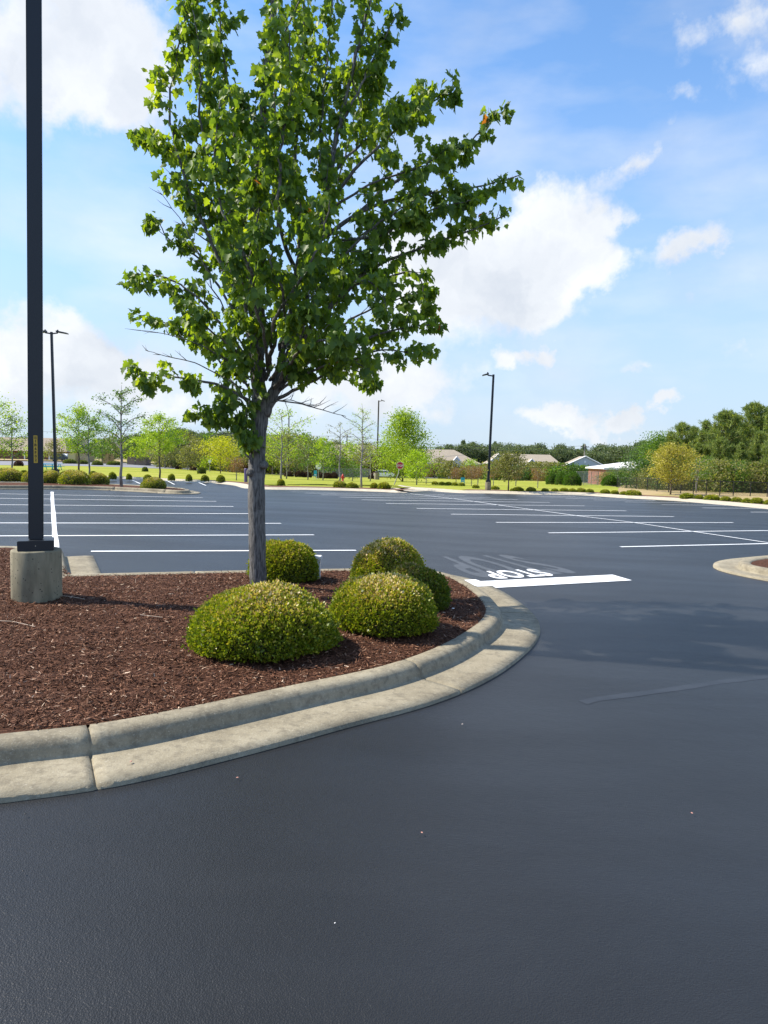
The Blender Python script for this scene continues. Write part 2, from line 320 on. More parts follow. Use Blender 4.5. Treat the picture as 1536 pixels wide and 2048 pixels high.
# ------------------------------------------------------------ sheets that follow the ground
def cutlines():
    xs = sorted(set(list(np.arange(-30, 40, 1.0))+list(np.arange(-90, -30, 5.))+list(np.arange(40, 100, 5.))+[-150, -220, -300, -450, -700, -1200, 130, 180, 260, 400, 700, 1200]))
    ys = sorted(set(list(np.arange(-8, 66, 1.0))+list(np.arange(66, 200, 5.))+[215, 235, 260, 290, 330, 380, 430, 520, 700, 1000, 1500, 2200]))
    return xs, ys
XS, YS = cutlines()
def sheet(name, poly, off, mat, kind='structure', fn=None, step=None, label=None, cat=None):
    bm = bmesh.new(); vs = [bm.verts.new((p[0], p[1], 0)) for p in poly]; bm.faces.new(vs)
    bmesh.ops.triangulate(bm, faces=bm.faces[:])
    x0, x1 = min(p[0] for p in poly), max(p[0] for p in poly); y0, y1 = min(p[1] for p in poly), max(p[1] for p in poly)
    xs, ys = (XS, YS) if not step else (np.arange(x0, x1, step), np.arange(y0, y1, step))
    for v in xs:
        if x0 < v < x1: bmesh.ops.bisect_plane(bm, geom=bm.verts[:]+bm.edges[:]+bm.faces[:], plane_co=(v, 0, 0), plane_no=(1, 0, 0))
    for v in ys:
        if y0 < v < y1: bmesh.ops.bisect_plane(bm, geom=bm.verts[:]+bm.edges[:]+bm.faces[:], plane_co=(0, v, 0), plane_no=(0, 1, 0))
    bmesh.ops.remove_doubles(bm, verts=bm.verts, dist=1e-4)
    for v in bm.verts: v.co.z = G(v.co.x, v.co.y)+off+(fn(v.co.x, v.co.y) if fn else 0)
    for f in bm.faces:
        f.smooth = True
    bmesh.ops.recalc_face_normals(bm, faces=bm.faces)
    if sum(f.normal.z for f in bm.faces) < 0: bmesh.ops.reverse_faces(bm, faces=bm.faces)
    me = bpy.data.meshes.new(name); bm.to_mesh(me); bm.free()
    return tag(link(name, me, mat), label, cat, None, kind)
def smooth_path(pts, closed=False, step=.12):
    "centripetal-ish Catmull-Rom, resampled"
    P2 = [Vector((p[0], p[1])) for p in pts]; n = len(P2); out = []
    rng = range(n if closed else n-1)
    for i in rng:
        p1, p2 = P2[i], P2[(i+1) % n]
        p0 = P2[i-1] if (closed or i > 0) else p1*2-p2
        p3 = P2[(i+2) % n] if (closed or i+2 < n) else p2*2-p1
        L = (p2-p1).length; k = max(2, min(80, int(L/step)))
        al = .5; t0 = 0; t1 = t0+max(1e-4, (p1-p0).length**al); t2 = t1+max(1e-4, (p2-p1).length**al); t3 = t2+max(1e-4, (p3-p2).length**al)
        for j in range(k):
            t = t1+(t2-t1)*j/k
            A1 = p0*((t1-t)/(t1-t0))+p1*((t-t0)/(t1-t0)); A2 = p1*((t2-t)/(t2-t1))+p2*((t-t1)/(t2-t1)); A3 = p2*((t3-t)/(t3-t2))+p3*((t-t2)/(t3-t2))
            B1 = A1*((t2-t)/(t2-t0))+A2*((t-t0)/(t2-t0)); B2 = A2*((t3-t)/(t3-t1))+A3*((t-t1)/(t3-t1))
            out.append(B1*((t2-t)/(t2-t1))+B2*((t-t1)/(t2-t1)))
    if not closed: out.append(P2[-1])
    return out
def offset_path(path, d, closed=False):
    n = len(path); out = []
    for i, p in enumerate(path):
        a = path[i-1] if (closed or i > 0) else p; b = path[(i+1) % n] if (closed or i < n-1) else p
        t = (b-a).normalized(); out.append(p+Vector((t.y, -t.x))*d)      # right-hand side
    return out
# kerb profile measured from the back edge of the kerb outwards: (distance, height)
KP = [(-.05, .10), (-.02, .142), (.0, .151), (.03, .158), (.09, .163), (.14, .160), (.172, .148), (.195, .124), (.210, .09), (.218, .055), (.226, .036), (.245, .029), (.30, .029), (.42, .034), (.56, .038), (.69, .034), (.70, -.02)]
def kerb(name, path, mat, joints=3.0, prof=KP, side=1, closed=False, phase=0, lift=0):
    V = []; F = []; m_ = len(prof); acc = phase; rows = []
    n = len(path)
    for i, p in enumerate(path):
        a = path[i-1] if (closed or i > 0) else p; b = path[(i+1) % n] if (closed or i < n-1) else p
        t = (b-a).normalized(); nn = Vector((t.y, -t.x))*side
        L = (path[(i+1) % n]-p).length if i < n-1 or closed else 0
        rows.append((p, nn, 0)); 
        if joints and int((acc+L)/joints) > int(acc/joints) and L > 0:
            q = p+(path[(i+1) % n]-p)*.5; tt = (path[(i+1) % n]-p).normalized()
            for dd, g in ((-.014, 0), (-.006, 1), (.006, 1), (.014, 0)): rows.append((q+tt*dd, nn, g))
        acc += L
    for p, nn, g in rows:
        for (d, h) in prof:
            q = p+nn*(d if not g or d < .0 else max(0, d-.004)); V.append((q.x, q.y, G(q.x, q.y)+h+lift-(.022 if g and h > 0 else 0)))
    R = len(rows)
    if not closed:
        for ri in (0, R-1):
            p, nn, g = rows[ri]; q0 = len(V); d0, d1 = prof[0][0], prof[-1][0]
            for d in (d1, d0): w = p+nn*d; V.append((w.x, w.y, G(w.x, w.y)-.05+lift))
            F.append(tuple(ri*m_+k for k in range(m_))+(q0, q0+1))
    for i in range(R if closed else R-1):
        for k in range(m_-1):
            a = i*m_+k; b = ((i+1) % R)*m_+k; F.append((a, b, b+1, a+1))
    me = bpy.data.meshes.new(name); me.from_pydata(V, [], F); bm = bmesh.new(); bm.from_mesh(me); bmesh.ops.recalc_face_normals(bm, faces=bm.faces)
    if sum(f.normal.z for f in bm.faces) < 0: bmesh.ops.reverse_faces(bm, faces=bm.faces)
    bm.to_mesh(me); bm.free(); return tag(link(name, me, mat, smooth=True), kind='structure')

def H2(l, dz=0): return [hit(a, b_, dz).xy for a, b_ in l]
# --- base terrain
sheet('ground', [(-1500, -9), (1500, -9), (1500, 2600), (-1500, 2600)], -.06, M_FLOOR)
# --- border of the lot (outer gutter edge)
BORD_L = [(-260, 949), (-100, 951), (100, 953), (215, 956), (300, 959.5), (380, 963.5), (440, 967.5), (470, 971), (500, 977.2), (536, 978.8), (620, 980), (686, 981.5), (760, 984), (803, 985.5)]
BORD_R = [(777, 973.5), (790, 976.5), (806, 978.3), (856, 981.5), (921, 986), (990, 987), (1060, 989), (1153, 990), (1246, 996), (1339, 1001), (1432, 1008.5), (1536, 1018), (1640, 1029), (1800, 1048)]
bl = H2(BORD_L); br = H2(BORD_R)
lot = bl+[Vector((p.x, p.y)) for p in H2([(806, 983), (800, 977), (775, 974.5)])]+br[1:]+[Vector((34, 20)), Vector((34, -7)), Vector((-39, -7)), Vector((-48, 45))]
asphalt = sheet('asphalt_lot', lot, .0, M_ASPH)
# lane behind the hydrant bed + far road
sheet('access_lane', H2([(500, 968.6), (600, 969.5), (700, 971), (777, 972.3), (830, 976), (860, 981.8), (812, 984), (803, 985.6), (760, 984.1), (686, 981.6), (600, 979.8), (500, 977.3)]), .012, M_CONCL)
gfar = H2([(-500, 926), (-100, 931), (100, 932.5), (300, 938), (440, 943), (600, 950), (700, 954.5), (850, 957.5), (1000, 960), (1160, 966), (1240, 977)])
blo = offset_path(bl, -.76); bro = offset_path(br, -1.1)
grassL = H2([(-260, 946)])+blo[1:9]+H2([(520, 969.8), (600, 970.6), (700, 972.1), (777, 972.6)])+bro[1:9]+H2([(1236, 989), (1236, 979)])+gfar[::-1]
sheet('grass', grassL, .13, M_GRASS)
sheet('verge', bro[7:]+[Vector((45, 28)), Vector((60, 60)), Vector((70, 130)), Vector((44, 130))]+H2([(1236, 978), (1234, 988)]), .125, M_DRY)
rn = H2([(-500, 926.5), (-100, 931.3), (100, 932.8), (300, 938.3), (440, 943.3), (600, 950.3), (700, 954.8), (850, 957.8), (1000, 960)])
rf = H2([(-500, 918), (-100, 922.5), (100, 924.5), (300, 930), (440, 935.5), (600, 944), (700, 949.5), (850, 953), (1000, 956.5)])
sheet('road', rn+rf[::-1], .15, M_ROAD)
sheet('far_lot', H2([(-500, 917), (-100, 921), (100, 922), (300, 927), (420, 932), (420, 926), (300, 921), (100, 918), (-500, 912)]), .14, M_DRY)

# --- kerbs
FRONT = [(-420, 1508), (-200, 1492), (0, 1468), (195, 1447), (400, 1409), (600, 1367), (760, 1333), (860, 1300), (930, 1264), (962, 1240), (972, 1220), (962, 1200), (942, 1181), (918, 1165), (893, 1153), (860, 1145), (780, 1141), (600, 1143), (400, 1147), (186, 1152), (104, 1154)]
fr = smooth_path(H2(FRONT, .15)); kerb('kerb', fr, M_CONC, joints=3.05, side=1, phase=1.34)
kerb('kerb', smooth_path(H2([(106, 1160), (103, 1130), (100, 1100)], .15)), M_CONC, side=1, lift=.002, joints=0)
BACK = [(78, 1098), (50, 1097), (20, 1096), (-120, 1094), (-300, 1092)]
bk = smooth_path(H2(BACK, .15)); kerb('kerb', bk, M_CONC, side=1, lift=.003)
island = [p for p in fr if p.x > -12]+H2([(101, 1130), (98, 1101), (60, 1097.5), (20, 1096.5), (-120, 1094.5), (-300, 1092.5)], .15)
def mound(cx, cy, r, h): return lambda x, y: h*max(0, 1-((x-cx)**2+(y-cy)**2)/r**2)
_fa = np.array([(p.x, p.y) for p in fr])
def bedz(x, y):
    e = ss(math.sqrt(((_fa[:, 0]-x)**2+(_fa[:, 1]-y)**2).min())/.6)
    return G(x, y)+.150+e*(.05*max(0, 1-((x+2.5)**2/30+(y-8.4)**2/7))+.006*math.sin(x*9+y*5)+.008*math.sin(y*13-x*3))
_b = sheet('mulch', island, .150, M_MULCH, kind='stuff', step=.25, fn=lambda x, y: bedz(x, y)-G(x, y)-.150); tag(_b, 'dark brown bark mulch filling the near planting island', 'mulch')
I2 = [(-200, 970), (0, 971), (120, 971.5), (215, 973.5), (330, 979), (362, 981), (371, 979), (352, 975.5), (290, 971.5), (215, 968), (100, 965.5), (-200, 964)]
i2 = smooth_path(H2(I2, .15), True, .3); kerb('kerb', i2, M_CONC, side=1, closed=True)
sheet('mulch', i2, .13, M_MULCH, kind='stuff', label='strip of brown mulch under the clipped hedges across the lot', cat='mulch')
I3 = [(1800, 1098), (1620, 1108), (1540, 1115), (1510, 1119), (1499, 1124), (1506, 1130), (1540, 1137), (1620, 1150), (1800, 1175)]
i3 = smooth_path(H2(I3, .15)); kerb('kerb', i3, M_CONC, side=1)
sheet('mulch', i3, .13, M_MULCH, kind='stuff', label='small patch of mulch in the island at the right edge', cat='mulch')
KP2 = [(-d, h) for d, h in [(-.70, .02), (-.60, .13), (-.45, .16), (-.30, .155), (-.24, .1), (-.2, .04), (.2, .035), (.42, .03), (.43, -.02)]]
bls = smooth_path(bl+H2([(812, 984.8), (817, 983), (813, 981), (800, 979.6), (770, 978.6)]), step=.5); nfr = max(i for i, p in enumerate(bls) if p.y < 50.6 and p.x < 1.3); brs = smooth_path(br, step=.5)
kp3 = [(-.10, .0), (0, .026), (.42, .045), (.75, .12), (.95, .165), (1.2, .172), (1.22, .05)]
kerb('kerb', bls, M_CONCL, side=-1, prof=[(-.10, .0), (0, .026), (.3, .05), (.5, .13), (.62, .163), (.78, .165), (.80, .05)], joints=0); kerb('kerb', brs, M_CONCL, side=-1, prof=kp3, joints=0)
# mulch strips behind the border kerb
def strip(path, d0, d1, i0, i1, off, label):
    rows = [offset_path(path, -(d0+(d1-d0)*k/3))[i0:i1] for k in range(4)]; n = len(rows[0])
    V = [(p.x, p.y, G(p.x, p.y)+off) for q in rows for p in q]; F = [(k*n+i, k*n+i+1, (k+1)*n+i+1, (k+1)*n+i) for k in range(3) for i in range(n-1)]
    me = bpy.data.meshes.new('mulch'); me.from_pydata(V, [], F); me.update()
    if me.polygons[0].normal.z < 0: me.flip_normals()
    return tag(link('mulch', me, M_MULCHLIT), label, 'mulch', None, 'stuff')
_i0 = min(range(len(bls)), key=lambda i: abs(768+FF*bls[i].x/bls[i].y-372))
_i1 = min(range(len(bls)), key=lambda i: abs(768+FF*bls[i].x/bls[i].y-515))
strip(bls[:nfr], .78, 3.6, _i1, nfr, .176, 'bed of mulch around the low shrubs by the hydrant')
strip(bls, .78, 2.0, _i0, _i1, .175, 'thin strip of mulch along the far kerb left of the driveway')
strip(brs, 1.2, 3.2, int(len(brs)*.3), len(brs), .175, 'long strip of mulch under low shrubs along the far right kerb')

# --- painted markings
def quad_strip(name, pts, w, off, mat, step=1.0):
    pts = [Vector((p[0], p[1])) for p in pts]; q = [pts[0]]
    for a, b_ in zip(pts, pts[1:]):
        n = max(1, int((b_-a).length/step)); q += [a+(b_-a)*(k+1)/n for k in range(n)]
    V = []; F = []
    for i, p in enumerate(q):
        t = (q[min(i+1, len(q)-1)]-q[max(i-1, 0)]).normalized(); nn = Vector((-t.y, t.x))*w/2*(1+.10*math.sin(i*1.9+p.x))
        for s in (-1, 1): r = p+nn*s; V.append((r.x, r.y, G(r.x, r.y)+off))
    for i in range(len(q)-1): F.append((2*i, 2*i+1, 2*i+3, 2*i+2))
    me = bpy.data.meshes.new(name); me.from_pydata(V, [], F); me.update()
    if me.polygons[0].normal.z < 0: me.flip_normals()
    return tag(link(name, me, mat), kind='structure')
YAW, GX, GY = .44345, 6.01836, 17.93702
def grid(a, b_): c, s = math.cos(YAW), math.sin(YAW); return Vector((GX+a*math.cos(YAW+math.pi/2)+b_*c, GY+a*math.sin(YAW+math.pi/2)+b_*s))
def grid(a, b_):
    c, s = math.cos(YAW), math.sin(YAW); return Vector((GX+a*c-b_*s, GY+a*s+b_*c))
Lp = [(1241, 1094), (1097, 1066), (992, 1045), (902, 1028.5), (833, 1017), (772, 1007), (723, 999.8), (679.5, 994.4), (641.7, 989.7), (610.5, 986.3), (580.5, 983.5)]
Rp = [None, None, (1466, 1045.3), (1347.7, 1033.3), (1252.8, 1021.8), (1169, 1012), (1100, 1005), (1035.7, 999.3), (982, 995.5), (930, 991.5), (890, 989)]
MK = .006
for i, q in enumerate(Lp):
    a = hit(*q).xy; b_ = hit(*Rp[i]).xy if Rp[i] else a+(grid(10.97, i*2.74)-grid(0, i*2.74))
    quad_strip('parking_stripe', [a, b_], .105+.03*ss((a.y-18)/25), MK, M_PAINT)
Cp = [(1900, 1130), (1528, 1084.6), (1370, 1061), (1260, 1044.3), (1154.6, 1031.9), (1068, 1020), (1006, 1011.7), (940, 1002), (880, 994.5), (820, 987.5)]
quad_strip('parking_stripe', H2(Cp), .10, MK+.004, M_PAINT)
LRp = [(712, 1101), (628, 1070), (562, 1047), (506, 1027.5), (467, 1013.3), (433, 1003), (406, 995.5)]
LLp = [(182, 1103), (-220, 1073), (-160, 1046), (-120, 1026), (-90, 1009), (-60, 996), (-40, 987)]
for a, b_ in zip(LRp, LLp): quad_strip('parking_stripe', H2([a, ((a[0]+b_[0])/2, (a[1]+b_[1])/2), b_]), .11, MK, M_PAINT)
quad_strip('parking_stripe', H2([(112.5, 1098), (111.7, 1087), (109.6, 1070.8), (108, 1047), (106.7, 1026.7), (105.4, 1010.8), (104.6, 998.8), (104.2, 984)]), .105, MK+.004, M_PAINT)
T3 = [(1501, 1024.3), (1404.6, 1016), (1323, 1009.5), (1250, 1004), (1187, 1000), (1131, 997), (1082, 994), (1031, 991.8)]
dv = (grid(5.3, 0)-grid(0, 0))
for q in T3: a = hit(*q).xy; quad_strip('parking_stripe', [a, a+dv], .105, MK, M_PAINT)
for a, b_ in (((265, 960.5), (281, 967.5)), ((333, 961), (349, 969)), ((395, 964), (412, 971)), ((205, 958), (214, 964))): quad_strip('parking_stripe', H2([a, b_]), .12, MK, M_PAINT)
M_SEAM = simple('sealcoat_seam', (.0245, .0265, .030), .42, var=.25, scale=4, spec=.36); M_SEAM2 = simple('dark_seam', (.006, .006, .007), .6, var=.2, scale=4)
quad_strip('asphalt_seam', H2([(1165, 1405), (1190, 1399), (1260, 1390), (1350, 1378), (1440, 1364), (1540, 1353), (1640, 1345)]), .10, .0012, M_SEAM, .2)
quad_strip('asphalt_seam', H2([(585, 1031), (640, 1036), (700, 1043), (760, 1049), (830, 1053)]), .035, .0015, M_SEAM2, .5)
# stop bar
def bilin(c, u, v): return (c[0]*(1-u)+c[1]*u)*(1-v)+(c[3]*(1-u)+c[2]*u)*v
def quad_patch(name, cs, off, mat, nu=16, nv=4):
    V = []; F = []
    for j in range(nv+1):
        for i in range(nu+1): p = bilin(cs, i/nu, j/nv); V.append((p.x, p.y, G(p.x, p.y)+(off(p) if callable(off) else off)))
    for j in range(nv):
        for i in range(nu): a = j*(nu+1)+i; F.append((a, a+1, a+nu+2, a+nu+1))
    me = bpy.data.meshes.new(name); me.from_pydata(V, [], F); me.update()
    if me.polygons[0].normal.z < 0: me.flip_normals()
    return tag(link(name, me, mat), kind='structure')
def bar_off(p): d = min((p-q).length for q in fr[::2]); return .0405-.036*ss((d-.70)/.07)
quad_patch('stop_line', H2([(917, 1165), (1225, 1149.6), (1264, 1161), (954.6, 1178)]), bar_off, M_PAINT, 110, 8)
def text_mesh(s, size=1, offset=0, extrude=0, spacing=1):
    cu = bpy.data.curves.new('txt', 'FONT'); cu.body = s; cu.size = size; cu.offset = offset; cu.extrude = extrude; cu.space_character = spacing; cu.resolution_u = 4
    o = bpy.data.objects.new('txt', cu); COL.objects.link(o); dg = bpy.context.evaluated_depsgraph_get(); me = bpy.data.meshes.new_from_object(o.evaluated_get(dg))
    bpy.data.objects.remove(o); bpy.data.curves.remove(cu); return me
def road_text(name, s, cs, off, mat, bold, spacing=1.0):
    "cs: world corners for text's (left,base),(right,base),(right,top),(left,top)"
    me = text_mesh(s, 1, bold, 0, spacing); x = [v.co.x for v in me.vertices]; y = [v.co.y for v in me.vertices]
    bm = bmesh.new(); bm.from_mesh(me); bmesh.ops.triangulate(bm, faces=bm.faces[:])
    for k in range(1, 14): bmesh.ops.bisect_plane(bm, geom=bm.verts[:]+bm.edges[:]+bm.faces[:], plane_co=(min(x)+(max(x)-min(x))*k/14, 0, 0), plane_no=(1, 0, 0))
    for k in range(1, 10): bmesh.ops.bisect_plane(bm, geom=bm.verts[:]+bm.edges[:]+bm.faces[:], plane_co=(0, min(y)+(max(y)-min(y))*k/10, 0), plane_no=(0, 1, 0))
    x0, x1, y0, y1 = min(x), max(x), min(y), max(y)
    for v in bm.verts:
        p = bilin(cs, (v.co.x-x0)/(x1-x0), (v.co.y-y0)/(y1-y0)); v.co = (p.x, p.y, G(p.x, p.y)+off)
    bmesh.ops.recalc_face_normals(bm, faces=bm.faces)
    if sum(f.normal.z for f in bm.faces) < 0: bmesh.ops.reverse_faces(bm, faces=bm.faces)
    bm.to_mesh(me); bm.free(); me.name = name
    return tag(link(name, me, mat), kind='structure')
road_text('faded_stop_lettering', 'STOP', H2([(1012, 1109), (862, 1113.5), (955, 1157), (1166, 1146)]), .0015, M_GHOST, .03, 1.1)
road_text('stop_lettering', 'STOP', H2([(1066, 1137.8), (956, 1143.2), (992, 1158.4), (1113, 1151.2)]), .004, M_PAINT, .03, 1.05)

# ------------------------------------------------------------ foliage helpers
def rotmats(nrm, up):
    "columns: x (side), y (tip direction), z (normal)"
    y = up/np.linalg.norm(up, axis=1, keepdims=True); z = nrm-y*np.sum(nrm*y, axis=1, keepdims=True); z /= np.linalg.norm(z, axis=1, keepdims=True)+1e-9
    x = np.cross(y, z); return np.stack([x, y, z], axis=2)
QL = np.array([(0, 0, 0), (.34, .45, .05), (0, 1, -.05), (-.34, .45, .05)]); QF = [(0, 1, 2, 3)]
_h = [(0, 0), (.34, -.05), (.36, .14), (.58, .30), (.42, .42), (.30, .44), (.32, .62), (.16, .74), (0, 1.0)]
MLV = np.array([(0, 0, 0)]+[(x, y, .22*abs(x)-.14*y*y) for x, y in _h[1:-1]]+[(0, 1, -.16)]+[(-x, y, .22*abs(x)-.14*y*y) for x, y in _h[1:-1]][::-1])
MLF = [tuple([0]+list(range(1, 9))), tuple([0]+list(range(8, 16)))]
def leafcloud(name, pos, nrm, tip, size, tint, V0=QL, F0=QF):
    n = len(pos); k = len(V0); Rm = rotmats(nrm, tip); V = np.einsum('nij,kj->nki', Rm, V0)*size[:, None, None]+pos[:, None, :]
    lo = np.concatenate([np.array(f) for f in F0]); sz = [len(f) for f in F0]
    loops = (lo[None, :]+np.arange(n)[:, None]*k).ravel(); sizes = np.tile(sz, n)
    return npmesh(name, V.reshape(-1, 3), loops, sizes, np.repeat(tint, k))
def unit(rs, n): v = rs.normal(size=(n, 3)); return v/np.linalg.norm(v, axis=1, keepdims=True)

# ------------------------------------------------------------ near maple
rs = np.random.RandomState(7); rnd = random.Random(11)
TB = hit(517, 1170, .19); TY = TB.y
tree = empty('maple_tree', TB, 0, 'tall green maple with a grey trunk growing in the near mulch island', 'tree')
wood = MB(); LP = []; LD = []; LS = []
def tp(px, py, dy=0): return P(px, py, TY+dy)-TB
def cr_poly(pts, k=6):
    out = []; n = len(pts)
    for i in range(n-1):
        p0 = pts[max(i-1, 0)]; p1 = pts[i]; p2 = pts[i+1]; p3 = pts[min(i+2, n-1)]
        for j in range(k):
            t = j/k; out.append(.5*((2*p1)+(p2-p0)*t+(2*p0-5*p1+4*p2-p3)*t*t+(3*p1-3*p2+p3-p0)*t**3))
    out.append(pts[-1]); return out
def put_leaves(p, d, n, spread, bare=0):
    for _ in range(n):
        side = Vector((rnd.gauss(0, 1), rnd.gauss(0, 1), rnd.gauss(0, .7))); side = (side-d*side.dot(d)).normalized()
        q = p+side*rnd.uniform(.03, spread)+Vector((0, 0, -rnd.uniform(0, .05)))
        tip = side*.5+d*.2+Vector((0, 0, -rnd.uniform(.45, 1.5)))+Vector((rnd.gauss(0, .25), rnd.gauss(0, .25), 0))
        LP.append(q); LD.append(tip); LS.append(rnd.uniform(.062, .128))
def shoot(p0, d, L, r, lvl, leafy=1.0, leaf_from=.3):
    n = max(4, int(L/.09)); pts = [p0.copy()]; d = d.normalized()
    for i in range(n):
        d = (d+Vector((rnd.gauss(0, .09), rnd.gauss(0, .09), rnd.gauss(.035, .07)))).normalized(); pts.append(pts[-1]+d*(L/n))
    wood.tube(pts, [r*(1-.8*i/n) for i in range(n+1)], 5 if lvl < 2 else 4)
    for i, p in enumerate(pts):
        t = i/n
        if t > leaf_from and rnd.random() < leafy:
            dd = (pts[min(i+1, n)]-pts[max(i-1, 0)]).normalized(); put_leaves(p, dd, 4 if t < .8 else 5, .12)
    if lvl < 2:
        for i in range(1, n):
            if rnd.random() < (.34 if lvl == 1 else .5):
                dd = (pts[i+1]-pts[i]).normalized(); a = Vector((rnd.gauss(0, 1), rnd.gauss(0, 1), rnd.gauss(.2, .8))); a = (a-dd*a.dot(dd)).normalized()
                shoot(pts[i], dd*.75+a*.75+Vector((0, 0, .15)), L*rnd.uniform(.25, .5)*(1.1-.5*i/n), r*.45, lvl+1, leafy, .15)
def limb(pts, r0, r1, kids=.24, klen=.6, leafy=1.0, start=.3, tipL=True, leaves_from=.45):
    q = cr_poly([tp(*p) for p in pts]); n = len(q)-1
    q = [p+Vector((rnd.gauss(0, .012), rnd.gauss(0, .012), 0)) if 0 < i < n else p for i, p in enumerate(q)]
    rr = [r0+(r1-r0)*(i/n)**.8 for i in range(n+1)]; wood.tube(q, rr, 9 if r0 > .04 else 6, wob=.05)
    acc = 0
    for i in range(1, n+1):
        acc += (q[i]-q[i-1]).length; t = i/n; dd = (q[i]-q[i-1]).normalized()
        if t > leaves_from and leafy > .2:
            for k in range(max(1, int((q[i]-q[i-1]).length/.05))):
                if rnd.random() < leafy*.9: put_leaves(q[i-1].lerp(q[i], rnd.random()), dd, 4, .14)
        if t > start and acc > kids:
            acc = 0
            a = Vector((rnd.gauss(0, 1), rnd.gauss(0, 1), rnd.gauss(.15, .6))); a = (a-dd*a.dot(dd)).normalized()
            shoot(q[i], dd*.8+a*.8+Vector((0, 0, .1)), klen*rnd.uniform(.6, 1.2)*(1.15-.6*t), max(.006, rr[i]*.45), 1, leafy)
    return q
# trunk
tpts = [(517, 1185, 0), (517, 1168, 0), (515, 1120, 0), (514, 1060, 0), (513, 980, 0), (514, 930, 0), (515, 880, 0), (519, 845, 0), (520, 800, 0)]
q = cr_poly([tp(*p) for p in tpts], 5); nq = len(q)
wood.tube(q, [(.150 if i < 2 else (.128 if i < 4 else .118-.004*i/nq))*(1+.03*math.sin(i*1.1)) for i in range(nq)], 20, wob=.035)
for (kx, ky, kd) in ((500, 945, -.11), (527, 930, -.115), (505, 900, -.1)):   # knots where limbs were cut
    c0 = tp(kx, ky, kd); 
    wood.tube([c0+Vector((0, .05, 0)), c0+Vector((0, 0, 0)), c0+Vector((0, -.028, .004)), c0+Vector((0, -.03, .006))], [.062, .055, .042, .02], 10)
limb([(520, 815, 0), (516, 700, .02), (514, 560, .05), (515, 430, .05), (519, 300, .02), (530, 150, 0), (548, 0, 0), (560, -150, 0), (565, -300, 0)], .105, .018, .26, .75, 1, .12, leaves_from=.35)
limb([(528, 830, 0), (560, 760, .02), (585, 690, .0), (610, 600, -.05), (640, 470, 0), (662, 340, .0), (690, 200, .1), (725, 60, .1), (760, -90, .1)], .088, .014, .26, .7, 1, .15, leaves_from=.42)
limb([(514, 800, .03), (500, 700, .2), (478, 560, .3), (468, 430, .25), (470, 280, .3), (450, 130, .3), (430, -40, .3)], .05, .01, .28, .6, 1, .2)
limb([(545, 790, .1), (575, 660, .35), (600, 520, .6), (590, 350, .7), (600, 180, .8), (610, 0, .8), (600, -160, .8)], .05, .01, .28, .6, 1, .2)
# left limbs
limb([(512, 700, 0), (480, 600, -.1), (430, 500, -.2), (400, 430, -.2), (360, 330, -.2), (340, 200, -.15), (365, 60, -.1), (370, -40, 0)], .034, .008, .22, .55, .9, .3)
limb([(510, 590, 0), (450, 460, .2), (400, 360, .3), (340, 290, .3), (290, 262, .3)], .03, .007, .2, .42, 1, .45)
limb([(512, 740, 0), (450, 660, -.2), (390, 590, -.3), (330, 555, -.3), (268, 548, -.3)], .03, .006, .22, .42, .85, .4)
limb([(514, 690, .1), (455, 600, .4), (400, 520, .5), (340, 480, .5), (318, 440, .5)], .026, .005, .25, .4, .8, .4)
limb([(508, 810, 0), (450, 775, -.3), (390, 760, -.4), (330, 752, -.4), (262, 745, -.4)], .028, .006, .2, .36, 1, .42)
limb([(510, 830, 0), (470, 770, .4), (420, 700, .7), (340, 650, .8), (290, 630, .8)], .026, .005, .22, .4, .75, .35)
limb([(508, 850, 0), (480, 800, -.2), (440, 810, -.4), (400, 835, -.4)], .018, .005, .18, .34, 1, .3)
limb([(500, 500, 0), (440, 380, 0), (400, 250, -.2), (400, 120, -.3), (385, 20, -.3)], .028, .006, .24, .45, 1, .3)
limb([(665, 350, 0), (720, 290, .3), (770, 250, .4), (820, 215, .4), (850, 180, .4)], .022, .006, .17, .4, 1, .2, leaves_from=.25)
limb([(650, 430, 0), (720, 380, -.3), (790, 350, -.4), (850, 330, -.4), (890, 300, -.4)], .022, .006, .17, .4, 1, .2, leaves_from=.25)
limb([(680, 480, 0), (760, 470, -.3), (840, 430, -.4), (900, 410, -.4), (950, 400, -.4)], .022, .006, .17, .36, 1, .2, leaves_from=.25)
limb([(700, 150, .1), (730, 220, .3), (745, 180, .4), (750, 120, .4)], .014, .005, .17, .35, .9, .2, leaves_from=.2)
# hanging suckers by the trunk
limb([(505, 935, -.1), (492, 900, -.16), (490, 850, -.2), (498, 800, -.2)], .016, .006, .16, .22, 1, .2)
limb([(503, 905, -.1), (478, 850, -.2), (455, 800, -.3), (440, 760, -.3)], .013, .005, .16, .25, .7, .3)
# right limbs
limb([(585, 690, 0), (660, 610, .0), (740, 540, .0), (830, 500, .05), (930, 465, .1), (1012, 430, .1)], .036, .008, .2, .40, 1, .3)
limb([(640, 480, 0), (720, 425, .1), (800, 395, .2), (880, 385, .2), (960, 372, .2), (1040, 350, .2)], .034, .007, .16, .38, 1, .3, leaves_from=.35)
limb([(655, 400, 0), (720, 330, -.2), (780, 270, -.3), (850, 215, -.3), (905, 172, -.3)], .03, .007, .16, .45, 1, .25, leaves_from=.3)
limb([(700, 440, 0), (780, 370, .3), (860, 320, .4), (930, 290, .4), (995, 230, .4)], .03, .007, .16, .42, 1, .3, leaves_from=.3)
limb([(560, 770, 0), (620, 720, -.3), (700, 690, -.5), (790, 660, -.5), (870, 648, -.5)], .034, .007, .2, .5, .95, .3)
limb([(550, 800, 0), (610, 770, -.2), (680, 735, -.4), (760, 700, -.5), (845, 712, -.5)], .03, .006, .2, .42, .85, .35)
limb([(600, 640, 0), (680, 580, .5), (760, 560, .7), (830, 545, .8), (850, 600, .8)], .03, .007, .2, .5, 1, .3)
